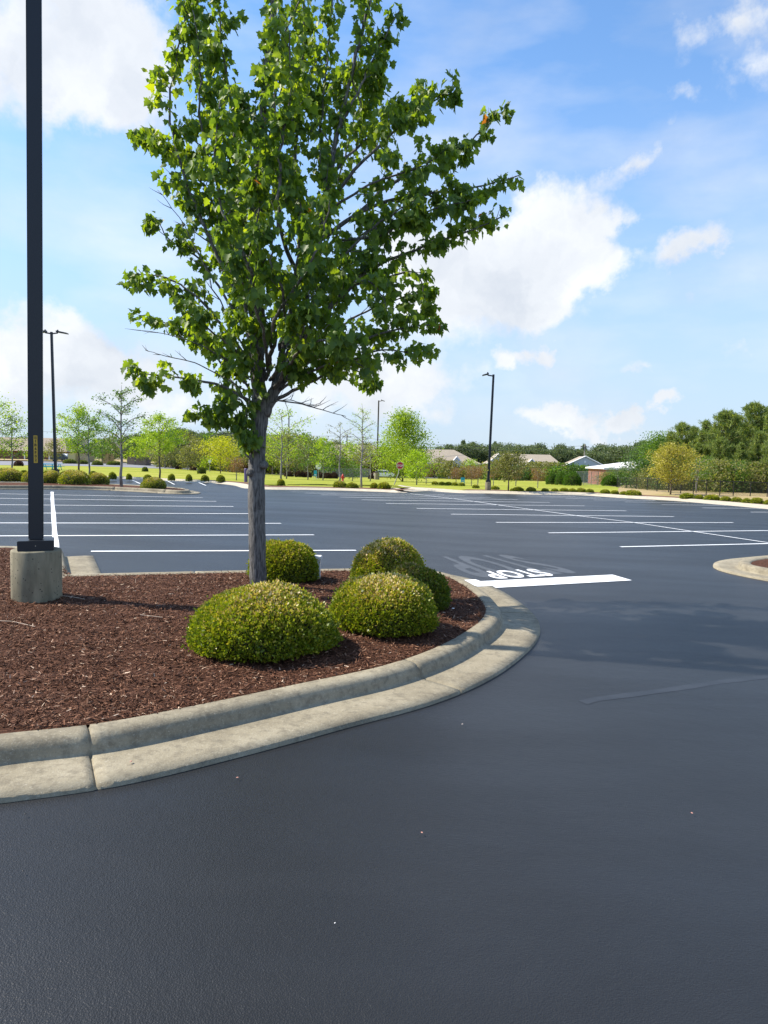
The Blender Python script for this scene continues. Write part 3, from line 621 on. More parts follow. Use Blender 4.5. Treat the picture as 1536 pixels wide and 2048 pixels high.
limb([(560, 760, 0), (620, 660, -.6), (680, 600, -.9), (730, 560, -1.1), (770, 600, -1.2)], .034, .007, .2, .55, 1, .3)
limb([(540, 800, 0), (590, 740, .4), (650, 720, .8), (710, 740, 1.0), (740, 760, 1.0)], .03, .007, .2, .45, 1, .3)
limb([(680, 260, .1), (720, 170, .0), (760, 90, 0), (800, 20, 0)], .02, .006, .2, .35, 1, .35)
limb([(600, 560, 0), (560, 460, -.8), (560, 330, -1.2), (575, 200, -1.4), (580, 60, -1.5)], .034, .007, .22, .6, 1, .3)
limb([(530, 640, 0), (500, 540, -.8), (450, 440, -1.1), (430, 330, -1.2), (440, 200, -1.3)], .03, .007, .22, .5, 1, .35)
limb([(540, 720, 0), (550, 640, -.8), (600, 560, -1.2), (640, 480, -1.5), (660, 400, -1.6)], .03, .007, .22, .6, 1, .35)
limb([(560, 640, 0), (610, 520, 1.0), (660, 400, 1.5), (700, 280, 1.7), (720, 160, 1.8)], .034, .007, .22, .6, 1, .3)
limb([(530, 600, 0), (500, 480, 1.0), (470, 360, 1.5), (480, 220, 1.8)], .03, .007, .22, .6, 1, .3)
limb([(520, 480, 0), (480, 330, .5), (430, 200, .7), (400, 60, .8), (400, -60, .8)], .028, .007, .22, .5, 1, .3)
limb([(520, 400, 0), (545, 250, -.4), (560, 100, -.5), (620, -40, -.5)], .028, .007, .22, .5, 1, .25)
limb([(655, 420, 0), (640, 300, .5), (650, 150, .6), (665, 0, .7)], .028, .007, .22, .55, 1, .25)
limb([(545, 780, 0), (600, 700, -1.0), (650, 680, -1.4), (700, 690, -1.6)], .03, .007, .2, .5, 1, .4)
limb([(535, 740, 0), (520, 640, -1.0), (480, 560, -1.4), (440, 540, -1.5)], .028, .007, .2, .5, 1, .4)
# inner and lower limbs that close the crown round the fork
limb([(530, 760, 0), (560, 650, -.5), (590, 560, -.7), (600, 450, -.8), (590, 340, -.8)], .03, .007, .2, .55, .85, .15, leaves_from=.25)
limb([(525, 720, 0), (490, 620, -.5), (500, 520, -.6), (520, 400, -.7), (500, 300, -.7)], .03, .007, .2, .55, .85, .15, leaves_from=.25)
limb([(560, 760, 0), (640, 680, .3), (700, 640, .4), (760, 610, .4), (820, 590, .4)], .028, .006, .18, .5, .85, .15, leaves_from=.2)
limb([(560, 780, 0), (630, 740, -.6), (690, 720, -.9), (740, 740, -1.0)], .024, .006, .18, .45, .85, .15, leaves_from=.2)
limb([(520, 760, 0), (470, 700, -.5), (420, 660, -.7), (370, 620, -.8)], .024, .006, .18, .45, .85, .15, leaves_from=.2)
limb([(515, 800, 0), (470, 740, .2), (430, 700, .2), (390, 660, .2)], .022, .006, .18, .4, .85, .15, leaves_from=.2)
limb([(600, 660, 0), (650, 560, -.3), (720, 480, -.5), (780, 430, -.6), (830, 400, -.6)], .028, .006, .18, .5, .85, .15, leaves_from=.2)
limb([(630, 560, 0), (690, 500, .3), (740, 460, .4), (800, 450, .4), (860, 440, .4)], .026, .006, .18, .45, .85, .15, leaves_from=.2)
limb([(515, 640, 0), (460, 560, .1), (430, 460, .1), (400, 400, .1), (350, 370, .1)], .026, .006, .18, .45, .85, .15, leaves_from=.2)
limb([(560, 700, 0), (570, 600, -1.0), (540, 520, -1.2), (560, 430, -1.3)], .028, .006, .18, .55, .85, .15, leaves_from=.2)
limb([(540, 760, 0), (590, 700, -.9), (610, 640, -1.2), (620, 580, -1.3)], .026, .006, .18, .5, .85, .15, leaves_from=.2)
limb([(520, 420, 0), (560, 300, .5), (600, 200, .6), (640, 90, .7)], .026, .006, .2, .5, .85, .15, leaves_from=.2)
limb([(518, 800, 0), (500, 740, -.35), (505, 680, -.45), (530, 640, -.5)], .018, .005, .16, .34, .9, .1, leaves_from=.15)
# bare dead twigs
limb([(550, 800, -.05), (600, 808, -.2), (650, 822, -.3), (692, 833, -.3)], .012, .003, .12, .3, 0, .1)
limb([(540, 805, -.05), (580, 800, -.3), (620, 812, -.4), (640, 806, -.4)], .008, .003, .12, .3, 0, .1)
limb([(500, 720, 0), (440, 600, -.4), (380, 470, -.5), (315, 380, -.5)], .014, .003, .14, .35, .0, .3)
limb([(500, 760, 0), (420, 700, -.5), (340, 670, -.6), (275, 660, -.6)], .012, .003, .15, .3, .0, .3)
limb([(490, 780, 0), (400, 730, -.2), (330, 712, -.3), (290, 700, -.3)], .010, .003, .15, .25, .0, .4)
limb([(504, 880, -.05), (470, 868, -.2), (440, 868, -.3), (420, 872, -.3)], .008, .003, .14, .18, .0, .3)
wood.build('trunk', M_BARK, tree, smooth=True)
pos = np.array([tuple(p) for p in LP]); tip = np.array([tuple(p) for p in LD]); n = len(pos)
print('maple leaves', n)
nrm = rs.normal(size=(n, 3))*.7+np.array([0, 0, .7]); size = np.array(LS)
hgt = np.clip(pos[:, 2]/9, 0, 1)
tintv = np.clip(rs.beta(2.2, 2.6, n)*.95, 0, .94); tintv[rs.rand(n) < .0012] = 1.
# clumps of older / younger foliage
tintv = np.where(tintv < .95, np.clip(tintv+.18*np.sin(pos[:, 0]*2.1+1)*np.sin(pos[:, 2]*1.7)*np.cos(pos[:, 1]*1.9), 0, .955), tintv)
link('crown', leafcloud('crown', pos, nrm, tip, size, tintv, MLV, MLF), M_LEAF, tree)

# ------------------------------------------------------------ clipped shrubs
def dome_pts(rs, n, rx, ry, h, depth=.075, lump=.05, seed=0):
    "points just under the surface of a clipped rounded dome, its skirt turned in at the base"
    th = rs.rand(n)*2*math.pi; u = rs.rand(n)**.85
    cz = np.clip(u*1.12-.12, -.12, 1); rr = np.where(cz >= 0, np.sqrt(np.clip(1-np.abs(cz)**2.3, 0, 1)), 1+cz*.9)
    lf = 1+lump*(np.sin(th*3+seed)+np.sin(th*5+cz*4+seed*2)*.7+np.sin(th*9+cz*9+seed)*.35+np.sin(th*17+cz*23)*.3+np.sin(th*29-cz*17+seed)*.3)
    k = lf*(1-np.abs(rs.normal(size=n))*depth+(rs.rand(n) < .05)*rs.rand(n)*.10)
    zl = 1+lump*(.9*np.sin(rr*np.cos(th)*4.3+seed)+.7*np.sin(rr*np.sin(th)*5.1+seed*1.7)+.5*np.sin(rr*np.cos(th+.8)*9+seed*.3))
    p = np.stack([rx*rr*np.cos(th)*k, ry*rr*np.sin(th)*k, h*(.1+.9*np.clip(cz, -.11, 1)*(.4+.6*k)*zl)], 1)
    nn = np.stack([np.cos(th)*rr/rx, np.sin(th)*rr/ry, np.clip(cz, 0, 1)/h+.05], 1); nn /= np.linalg.norm(nn, axis=1, keepdims=True)
    return p, nn, np.clip(cz, 0, 1)
def clipped_shrub(px, Y, w, h, n, leaf, mat, seed, label, dry=.5, ry=None, group=None, z=None, lump=.045):
    rs = np.random.RandomState(seed); x = P(px, 1000, Y).x; g = (z(x, Y) if z else G(x, Y)+.14)
    e = empty('shrub', (x, Y, g), 0, label, 'shrub', group); ry = ry or w*.46
    p, nn, cz = dome_pts(rs, n, w/2, ry, h, seed=seed, lump=lump)
    tip = nn*.9+rs.normal(size=(n, 3))*.55+np.array([0, 0, .35]); nr = rs.normal(size=(n, 3))+nn*.3
    size = leaf*rs.uniform(.6, 1.25, n)
    patch = .5+.5*np.sin(p[:, 0]*5+seed)*np.cos(p[:, 1]*4+seed*.7)
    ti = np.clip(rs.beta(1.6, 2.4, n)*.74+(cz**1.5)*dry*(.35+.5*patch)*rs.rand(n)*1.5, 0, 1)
    link('foliage', leafcloud('foliage', p, nr, tip, size, ti), mat, e)
    # woody core, coloured dark so the gaps between leaves look shaded
    c, _, _ = dome_pts(rs, 500, w/2*.82, ry*.82, h*.86, depth=.0, seed=seed, lump=lump)
    mb = MB(); nth, nz = 18, 7
    for j in range(nz+1):
        czv = j/nz; r = math.sqrt(max(0, 1-czv**2.3))*.86+.001
        for i in range(nth):
            th = 2*math.pi*i/nth; lf = 1+lump*(math.sin(th*3+seed)+math.sin(th*5+czv*4+seed*2)*.7); mb.v.append((w/2*r*math.cos(th)*lf, ry*r*math.sin(th)*lf, h*.87*(.08+.92*czv)))
    for j in range(nz):
        for i in range(nth): a = j*nth+i; b_ = j*nth+(i+1) % nth; mb.f.append((a, b_, b_+nth, a+nth)); mb.m.append(0)
    for i in range(5): mb.tube([(.06*math.cos(i*1.3), .06*math.sin(i*1.3), -.05), (.18*w*math.cos(i*1.3), .18*w*math.sin(i*1.3), h*.3)], .012, 5)
    mb.build('twig_shade_core', M_TWIGSHADE, e, smooth=True); return e
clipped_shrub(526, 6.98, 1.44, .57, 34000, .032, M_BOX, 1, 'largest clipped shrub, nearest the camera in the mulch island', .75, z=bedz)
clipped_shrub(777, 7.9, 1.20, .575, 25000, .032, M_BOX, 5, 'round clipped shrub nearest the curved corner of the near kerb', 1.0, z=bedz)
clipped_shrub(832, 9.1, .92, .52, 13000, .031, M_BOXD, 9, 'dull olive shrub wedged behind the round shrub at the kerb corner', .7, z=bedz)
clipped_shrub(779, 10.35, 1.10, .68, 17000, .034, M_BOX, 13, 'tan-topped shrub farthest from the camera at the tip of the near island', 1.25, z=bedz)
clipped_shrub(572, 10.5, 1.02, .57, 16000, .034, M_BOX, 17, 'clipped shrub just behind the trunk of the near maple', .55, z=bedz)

# mulch chips over the near island (real bark pieces)
def inside(px_, py_, poly):
    x = np.array([p.x for p in poly]); y = np.array([p.y for p in poly]); res = np.zeros(len(px_), bool); j = len(x)-1
    for i in range(len(x)):
        c = ((y[i] > py_) != (y[j] > py_)) & (px_ < (x[j]-x[i])*(py_-y[i])/(y[j]-y[i]+1e-12)+x[i]); res ^= c; j = i
    return res
rs = np.random.RandomState(3); n = 260000
cy = 4.8+(rs.rand(n)**1.25)*7.6; cx = rs.uniform(-6.5, 2.2, n); ok = inside(cx, cy, island[::4]) & (np.abs(cx) < .62*cy+.3); cx = cx[ok]; cy = cy[ok]; n = len(cx)
cz = np.array([bedz(a, b_) for a, b_ in zip(cx, cy)])+rs.uniform(-.004, .018, n)
tipd = np.stack([rs.normal(size=n), rs.normal(size=n), rs.normal(size=n)*.28], 1); nrm = rs.normal(size=(n, 3))*.4+np.array([0, 0, 1])
CH = np.array([(-.10, 0, 0), (.11, .05, 0), (.08, .95, .02), (-.05, 1, 0)])
me = leafcloud('mulch_chips', np.stack([cx, cy, cz], 1), nrm, tipd, rs.uniform(.015, .048, n)*(1+.5*(rs.rand(n) < .06)), np.clip(rs.beta(1.2, 2.2, n)+.45*(rs.rand(n) < .05), 0, 1), CH)
tag(link('mulch_chips', me, M_CHIP), 'loose bark chips and shreds strewn over the near island', 'mulch chips', kind='stuff')

# ------------------------------------------------------------ background trees
ORD_ = ['first', 'second', 'third', 'fourth', 'fifth', 'sixth']
def bark_tube(mb, pts, r0, r1, n=6): k = len(pts)-1; mb.tube(pts, [r0+(r1-r0)*i/k for i in range(k+1)], n)
def make_tree(name, h, R, cb, style, leafm, barkm, nleaf, lsize, seed, stems=1, limbs=14, spread=.22, up=.6, tr=.07):
    rs = np.random.RandomState(seed); rd = random.Random(seed); mb = MB(); pts = []
    def env(t):                        # crown radius by relative height in crown
        if style == 'oval': return math.sin(math.pi*min(1, .12+t*.88))**.6*(1-.15*t)
        if style == 'cone': return (1-t)**.7*.98+.05
        if style == 'vase': return .35+.65*math.sin(math.pi*min(1, .1+t*.62)) if t < .9 else .45
        return math.sin(math.pi*min(1, .2+t*.78))**.5
    for s in range(stems):
        a0 = 2*math.pi*s/stems+rd.random(); lean = 0 if stems == 1 else .28*R
        tk = [Vector((0 if stems == 1 else .05*math.cos(a0), 0 if stems == 1 else .05*math.sin(a0), -.1))]
        for i in range(1, 9): t = i/8; tk.append(Vector((lean*math.cos(a0)*t+rd.gauss(0, .006*h), lean*math.sin(a0)*t+rd.gauss(0, .006*h), h*t*.97)))
        bark_tube(mb, tk, tr*(1 if stems == 1 else .55), tr*.12, 7)
        def along(z):
            u = max(0, min(7.999, z/(h*.97)*8)); i = int(u); return tk[i].lerp(tk[i+1], u-i)
        nl = max(3, limbs//stems)
        for k in range(nl):
            t = (k+.5)/nl; z0 = h*(cb+(1-cb)*t*.93-.03); a = k*2.4+rd.uniform(-.4, .4)+s*2; rl = R*env(t)*rd.uniform(.7, 1.12)
            base = along(max(.1, z0-rl*up*.6)); end = Vector((base.x+math.cos(a)*rl, base.y+math.sin(a)*rl, min(h, z0+rl*up*.35)))
            midp = base.lerp(end, .5)+Vector((0, 0, rl*.10)); lm_ = [base, base.lerp(midp, .5), midp, midp.lerp(end, .55), end]
            bark_tube(mb, lm_, tr*.34*(1-.5*t)+.008, .006, 5)
            for j in range(5):
                u = .3+.7*j/4+rd.uniform(-.06, .06); u = min(1, u); i = min(3, int(u*4)); p = lm_[i].lerp(lm_[i+1], u*4-i)
                a2 = a+rd.choice((-1, 1))*rd.uniform(.4, 1.2); l2 = rl*rd.uniform(.22, .5)
                e2 = p+Vector((math.cos(a2)*l2, math.sin(a2)*l2, l2*rd.uniform(-.1, .9)*up)); bark_tube(mb, [p, p.lerp(e2, .5)+Vector((0, 0, .04*l2)), e2], .010+.1*tr, .004, 4)
                for q in (.35, .6, .8, 1.): pts.append(p.lerp(e2, q))
            pts.append(end)
        pts.append(tk[-1]); pts.append(tk[-2])
    e = empty(name, (0, 0, 0)); mb.build('trunk', barkm, e, smooth=True)
    pts = np.array([tuple(p) for p in pts]); nleaf = int(nleaf*1.9) if R*h < 60 and lsize < .35 else nleaf; lsize *= .74 if lsize < .35 else 1
    idx = rs.randint(0, len(pts), nleaf); w = rs.rand(len(pts))**.6; keep = rs.rand(nleaf) < w[idx]*1.0+.15; idx = idx[keep]; n = len(idx)
    pos = pts[idx]+rs.normal(size=(n, 3))*np.array([1, 1, .7])*R*spread*.5; pos[:, 2] = np.clip(pos[:, 2], .02*h, h*1.02)
    ti = np.clip(.15+.7*rs.rand(n)+.25*(rs.rand(len(pts))[idx]-.5), 0, 1)
    link('crown', leafcloud('crown', pos, rs.normal(size=(n, 3))+np.array([0, 0, .5]), rs.normal(size=(n, 3))+np.array([0, 0, -.2]), lsize*rs.uniform(.6, 1.5, n), ti), leafm, e)
    return e
def make_pine(h, R, seed, leafm=None, sz=.42, per=8, cb=.08, dense=1., ex=.8):
    rs = np.random.RandomState(seed); rd = random.Random(seed); mb = MB(); tk = [Vector((rd.gauss(0, .1), rd.gauss(0, .1), h*i/8-.2)) for i in range(9)]; bark_tube(mb, tk, .16, .03, 7); pts = []
    lv = int(h*1.9)
    for k in range(lv):
        t = k/lv; z = h*(cb+(1-cb)*t); r = R*((1-t)**ex)*min(1, .45+t*3)*rd.uniform(.45, 1.2)*(1+.25*math.sin(k*1.9+seed))+.12
        for j in range(6):
            a = j*1.047+k*.9+rd.uniform(-.3, .3); rr = r*rd.uniform(.6, 1.1); e_ = Vector((math.cos(a)*rr, math.sin(a)*rr, z+rr*.42)); b0 = Vector((0, 0, z))
            bark_tube(mb, [b0, b0.lerp(e_, .5)-Vector((0, 0, .05*rr)), e_], .03, .008, 4)
            for q in (.4, .6, .75, .9, 1): pts.append((b0.lerp(e_, q)+Vector((rd.gauss(0, .12), rd.gauss(0, .12), rd.gauss(.05, .1)))))
    for q in range(4): pts.append(Vector((0, 0, h-.2*q)))
    pts = np.array([tuple(p) for p in pts]); n = int(len(pts)*per*dense); idx = rs.randint(0, len(pts), n)
    pos = pts[idx]+rs.normal(size=(n, 3))*.10; tip = rs.normal(size=(n, 3))*.8+np.array([0, 0, .75])+pts[idx]*np.array([.25, .25, 0]); ti = np.clip(rs.rand(n)*.75+.25*(rs.rand(len(pts))[idx]), 0, 1)
    V0 = np.array([(-.05, 0, 0), (.05, 0, 0), (.07, .6, 0), (0, 1, 0), (-.07, .6, 0)])
    e = empty('pine_tree', (0, 0, 0)); mb.build('trunk', M_BARKB, e, smooth=True)
    link('crown', leafcloud('crown', pos, rs.normal(size=(n, 3)), tip, sz*rs.uniform(.6, 1.3, n), ti, V0, [(0, 1, 2, 3, 4)]), leafm or L_PINE, e); return e
def place(e, px, Y, label, cat='tree', group=None, rz=0, sc=1, dz=.1, szz=None):
    e.location = gx(px, Y, dz); e.rotation_euler = (0, 0, rz); e.scale = (sc, sc, szz or sc); tag(e, label, cat, group); return e
def hgt_px(px, Y, top): return P(px, top, Y).z-G(P(px, 930, Y).x, Y)
# (px, Y, top, half width px, crown base, style, leaves, bark, n, leaf size, label)
TR = [
 (-22, 58, 788, 70, .30, 'oval', L_YG, M_BARKG, 3800, .17, 'yellow-green maple cut by the left edge of the frame', 16, .22),
 (24, 60, 826, 34, .35, 'oval', L_MID, M_BARKG, 1000, .15, 'thin green tree left of the near light pole', 12, .2),
 (157, 64, 806, 42, .35, 'oval', L_YG, M_BARKB, 3000, .16, 'yellow-green maple with a dark straight trunk right of the near light pole', 16, .2),
 (178, 60, 824, 40, .38, 'oval', L_MID, M_BARKG, 1600, .16, 'darker green tree leaning behind the far left hedges', 14, .2),
 (243, 35, 768, 46, .36, 'vase', L_MID, M_BARKG, 1500, .10, 'sparse white-barked tree at the end of the far left hedges', 18, .14),
 (319, 62, 826, 44, .42, 'oval', L_YG, M_BARKB, 2800, .17, 'bright lime young maple left of the near trunk', 14, .2),
 (441, 105, 876, 40, .32, 'oval', L_YEL, M_BARKB, 2600, .24, 'vivid yellow broad tree beyond the road', 14, .3),
 (563, 60, 815, 52, .35, 'vase', L_YG, M_BARKG, 1300, .15, 'wispy light green tree just right of the near trunk', 14, .16),
 (573, 90, 862, 44, .3, 'oval', L_OL, M_BARKG, 1500, .2, 'dull olive tree behind the wispy tree by the near trunk', 14, .25),
 (616, 88, 866, 34, .3, 'oval', L_MID, M_BARKG, 1300, .2, 'hazy green tree left of the round white sign', 12, .25),
 (646, 86, 872, 24, .35, 'oval', L_YG, M_BARKG, 900, .2, 'small pale green tree right of the round white sign', 12, .25),
 (679, 62, 842, 26, .4, 'vase', L_OL, M_BARKG, 260, .13, 'almost bare young tree beside the red hydrant', 14, .15),
 (724, 56, 806, 36, .3, 'oval', L_YG, M_BARKG, 900, .10, 'tall nearly leafless tree with grey branches right of the hydrant', 24, .16),
 (741, 90, 880, 24, .35, 'oval', L_OL, M_BARKG, 350, .15, 'small bare tree left of the wooden lamp post', 12, .25),
 (706, 86, 924, 20, .2, 'oval', L_MID, M_BARKG, 900, .16, 'low round green tree between the two bare trees', 10, .3),
 (806, 92, 818, 58, .16, 'cone', L_OAK, M_BARKB, 9500, .26, 'big bright green willow oak right of the wooden lamp post', 34, .26),
 (834, 68, 902, 31, .25, 'oval', L_YG, M_BARKG, 2200, .17, 'small rounded lime tree right of the stop sign', 14, .28),
 (1018, 55, 906, 37, .38, 'oval', L_OL, M_BARKB, 2600, .15, 'compact olive-green tree right of the far light pole', 16, .26),
 (1344, 56, 889, 46, .30, 'oval', L_GOLD, M_BARKB, 4200, .16, 'golden-yellow leafed tree by the black fence', 18, .26),
]
for i, (px, Y, top, hw, cb, st, lm_, bk_, nl, ls, lab, nlb, spr) in enumerate(TR):
    h = hgt_px(px, Y, top); e = make_tree('tree', h, hw*Y/FF, cb, st, lm_, bk_, nl, ls, 100+i, limbs=nlb, spread=spr*1.35, tr=.035+.009*h); place(e, px, Y, lab, rz=i)
# crape myrtles (reddish, several thin stems)
cm = [(473, 66, 916, 'reddish crape myrtle left of the near trunk'), (853, 74, 928, 'leftmost of the reddish crape myrtles behind the far kerb'), (913, 72, 936, 'reddish crape myrtle left of the second blue sign'), (944, 68, 936, 'reddish crape myrtle just right of the second blue sign'),
      (957, 70, 932, 'reddish crape myrtle left of the far light pole'), (988, 74, 930, 'reddish crape myrtle behind the far light pole'), (1033, 74, 936, 'reddish crape myrtle behind the compact olive tree'), (1077, 66, 938, 'lone small crape myrtle on the grass left of the round bushes')]
protos = [make_tree('crape_myrtle', 2.6, .85, .4, 'vase', L_BR, M_BARKG, 900, .12, 300+k, stems=3, limbs=12, spread=.5, tr=.05) for k in range(2)]
for k, (px, Y, top, lab) in enumerate(cm):
    e = protos[k] if k < 2 else copy_tree(protos[k % 2]); s = hgt_px(px, Y, top)/2.6; place(e, px, Y, lab, 'crape myrtle', 'reddish crape myrtles beyond the lot', k*1.7, s)
gm = [make_tree('crape_myrtle', 3.4, 1.3, .45, 'vase', L_MID, M_BARKG, 1100, .14, 320, stems=4, limbs=12, spread=.45, tr=.06)]
for k, (px, Y, top, lab) in enumerate([(1395, 62, 915, 'green multi-stemmed crape myrtle between fence posts right of the golden tree'), (1478, 66, 925, 'green multi-stemmed crape myrtle at the right behind the fence'), (1235, 96, 935, 'pale multi-stemmed crape myrtle in front of the brick building'), (1262, 90, 940, 'small multi-stemmed crape myrtle behind the fence corner')]):
    e = gm[0] if k == 0 else copy_tree(gm[0]); place(e, px, Y, lab, 'crape myrtle', 'green crape myrtles by the fence', k*2.1, hgt_px(px, Y, top)/3.4)
# pines on the right
pp = [make_pine(9, (2.5, 3.1, 2.7, 3.3)[k], 400+k, per=(20, 15, 18, 14)[k], sz=.46, cb=(.06, .25, .15, .32)[k], ex=(.8, .5, .65, .45)[k]) for k in range(4)]
PL = [(1548, 74, 806), (1503, 80, 812), (1466, 86, 836), (1448, 78, 828), (1408, 90, 846), (1362, 96, 850), (1484, 100, 850), (1530, 90, 830), (1385, 104, 858), (1430, 104, 856), (1340, 110, 868), (1560, 84, 812), (1515, 70, 868), (1440, 72, 880), (1600, 78, 800), (1650, 76, 810), (1480, 70, 890), (1545, 66, 880), (1395, 84, 890)]
for k, (px, Y, top) in enumerate(PL):
    e = pp[k] if k < 4 else copy_tree(pp[k % 4]); s = hgt_px(px, Y, top)/9; place(e, px, Y, 'dark green pine in the dense stand behind the black fence', 'pine tree', 'pines behind the fence at the right', k*1.3, s, szz=s); e.scale = (s*.9, s*.9, s)
e = make_tree('tree', hgt_px(1318, 118, 866), 3.2, .1, 'oval', L_MID, M_BARKB, 6500, .3, 431, limbs=22, spread=.6, tr=.15); place(e, 1318, 118, 'rounded bright green tree at the left end of the pine stand')
e = make_tree('tree', hgt_px(1290, 130, 884), 3.0, .1, 'oval', L_DK, M_BARKB, 3500, .32, 432, limbs=20, spread=.6, tr=.15); place(e, 1288, 130, 'dark rounded tree rising behind the white metal roof')
# undergrowth behind the fence
ug = [make_tree('shrub', 2.6, 1.7, .03, 'round', m_, M_BARKB, 2200, .22, 440+k, stems=3, limbs=15, spread=.7, tr=.04) for k, m_ in enumerate((L_DK, L_OL, L_MID))]
for k in range(22):
    px = 1290+k*15+rnd.uniform(-5, 5); Y = rnd.uniform(66, 86); e = ug[k] if k < 3 else copy_tree(ug[k % 3]); s = rnd.uniform(.7, 1.15)
    place(e, px, Y, ('dark green', 'dull olive', 'mid green')[k % 3]+' wild shrub in the undergrowth below the pines', 'shrub', 'undergrowth behind the black fence', k*1.9, s)
for k, (px, top, m_) in enumerate([(1212, 947, 1), (1228, 946, 2), (1246, 948, 1), (1262, 945, 0), (1280, 946, 2), (1298, 944, 1)]):
    e = copy_tree(ug[(k+1) % 3]); place(e, px, 112+3*(k % 2), ORD_[k]+' bush from the left in front of the red brick building', 'bush', 'bushes before the brick building', k*2.2, hgt_px(px, 112, top)/2.6)
# thicket at the far edge of the grass, left to right
tk_ = [make_tree('shrub', 4, 2.6, .02, 'round', m_, M_BARKB, 1700, .42, 460+k, stems=2, limbs=16, spread=.65, tr=.05) for k, m_ in enumerate((L_OL, L_MID, L_BK, L_DK, L_YG, L_OL))]
tkn = ('olive', 'mid green', 'brownish', 'dark green', 'yellow-green', 'olive')
k = 0
for px in range(330, 1180, 13):
    Y = rnd.uniform(158, 182) if px > 560 else rnd.uniform(128, 160)
    j = rnd.choices(range(6), (5, 3, 2, 3, .5, 4))[0] if k > 5 else k
    e = tk_[j] if k < 6 else copy_tree(tk_[j]); s = rnd.uniform(.5, 1.05)*(1.2 if px < 760 else 1.05)
    place(e, px+rnd.uniform(-5, 5), Y, tkn[j]+' bush in the thicket along the far side of the grass', 'bush', 'thicket beyond the grass', k*1.1, s); k += 1
# taller loose trees standing in the thicket, left half
mt_ = [make_tree('tree', 8, 3.4, .2, 'oval', m_, M_BARKG, 2000, .38, 480+k_, limbs=18, spread=.5, tr=.12) for k_, m_ in enumerate((L_MID, L_OL, L_OL, L_YG))]
mtn = ('mid green', 'grey-olive', 'dull olive', 'light green')
for k, (px, Y, top) in enumerate([(345, 130, 868), (372, 150, 866), (395, 140, 876), (300, 150, 866), (350, 160, 862), (480, 140, 868), (500, 130, 872), (545, 150, 866), (590, 160, 862), (610, 150, 872), (640, 160, 878), (700, 170, 884), (770, 170, 896), (735, 165, 890), (225, 150, 868), (270, 140, 872), (205, 140, 880), (330, 120, 880), (110, 150, 880), (70, 140, 884), (420, 170, 868), (880, 175, 915), (1010, 172, 912), (940, 170, 918), (660, 140, 890), (375, 115, 892)]):
    e = mt_[k] if k < 4 else copy_tree(mt_[k % 4]); h = hgt_px(px, Y, top); s = h/8; place(e, px, Y, mtn[k % 4]+' loose-crowned tree standing beyond the road and grass', 'tree', 'loose trees beyond the road', k*1.7, s)
# distant wooded skyline
fp = [make_tree('tree', 14, 4.2, .12, st_, L_FAR, M_BARKB, 6500, .58, 500+k_, limbs=22, spread=.45, tr=.25) for k_, st_ in enumerate(('oval', 'round', 'vase'))]+[make_pine(14, 3.4, 510, L_FAR, sz=.9, per=5, cb=.3)]
fp[3].name = 'tree'
k = 0
for px in np.arange(-60, 1420, 10):
    for row in (0, 1):
        Y = rnd.uniform(250, 285)+row*45; top = np.interp(px, [-60, 100, 300, 350, 450, 600, 640, 660, 860, 890, 1000, 1100, 1180, 1260, 1330, 1420], [915, 905, 868, 862, 866, 880, 890, 888, 898, 892, 888, 896, 898, 893, 886, 880])+rnd.uniform(-4, 13)+rnd.choice((0, 0, 0, -6))
        h = hgt_px(px, Y, top); e = fp[k] if k < 4 else copy_tree(fp[k % 4]); s = h/14
        place(e, px+rnd.uniform(-5, 5), Y, 'distant dark tree in the wooded skyline behind the houses', 'tree', 'wooded skyline', k*.7, s); k += 1

# ------------------------------------------------------------ small clipped shrubs (shared meshes)
def shrub_proto(w, h, n, leaf, mat, seed, dry):
    e = clipped_shrub(768, 30, w, h, n, leaf, mat, seed, 'x', dry); return e
def use(pr, cnt, px, Y, wpx, hpx, label, group, name='shrub', dz=.13):
    e = pr['o'] if not pr['used'] else copy_tree(pr['o']); pr['used'] = True; e.name = name
    e.location = gx(px, Y, dz); e.scale = (wpx*Y/FF/pr['w'], wpx*Y/FF/pr['w'], hpx*Y/FF/pr['h']); e.rotation_euler = (0, 0, cnt*1.3); tag(e, label, 'shrub', group); return e
def proto(w, h, n, leaf, mat, seed, dry): return dict(o=shrub_proto(w, h, n, leaf, mat, seed, dry), used=False, w=w, h=h)
pA = proto(1.8, 1.0, 5000, .07, M_BOX, 21, 1.0); pB = proto(1.0, .7, 1700, .09, M_BOX, 22, .3); pC = proto(1.0, .5, 1500, .10, M_BOX, 23, .5)
pD = proto(1.2, .8, 1500, .10, M_BOXD, 24, .2); pR = proto(2., 1.2, 1800, .16, L_BK, 25, 0); pP = proto(1.6, 1.1, 1500, .12, L_PUR, 26, 0); pG = proto(1.8, 1.6, 3600, .12, L_MID, 27, 0)
ORD = ['first', 'second', 'third', 'fourth', 'fifth', 'sixth', 'seventh', 'eighth', 'ninth', 'tenth', 'eleventh', 'twelfth', 'thirteenth', 'fourteenth', 'fifteenth', 'sixteenth', 'seventeenth', 'eighteenth', 'nineteenth', 'twentieth', 'twenty-first', 'twenty-second', 'twenty-third', 'twenty-fourth', 'twenty-fifth', 'twenty-sixth', 'twenty-seventh', 'twenty-eighth', 'twenty-ninth', 'thirtieth']
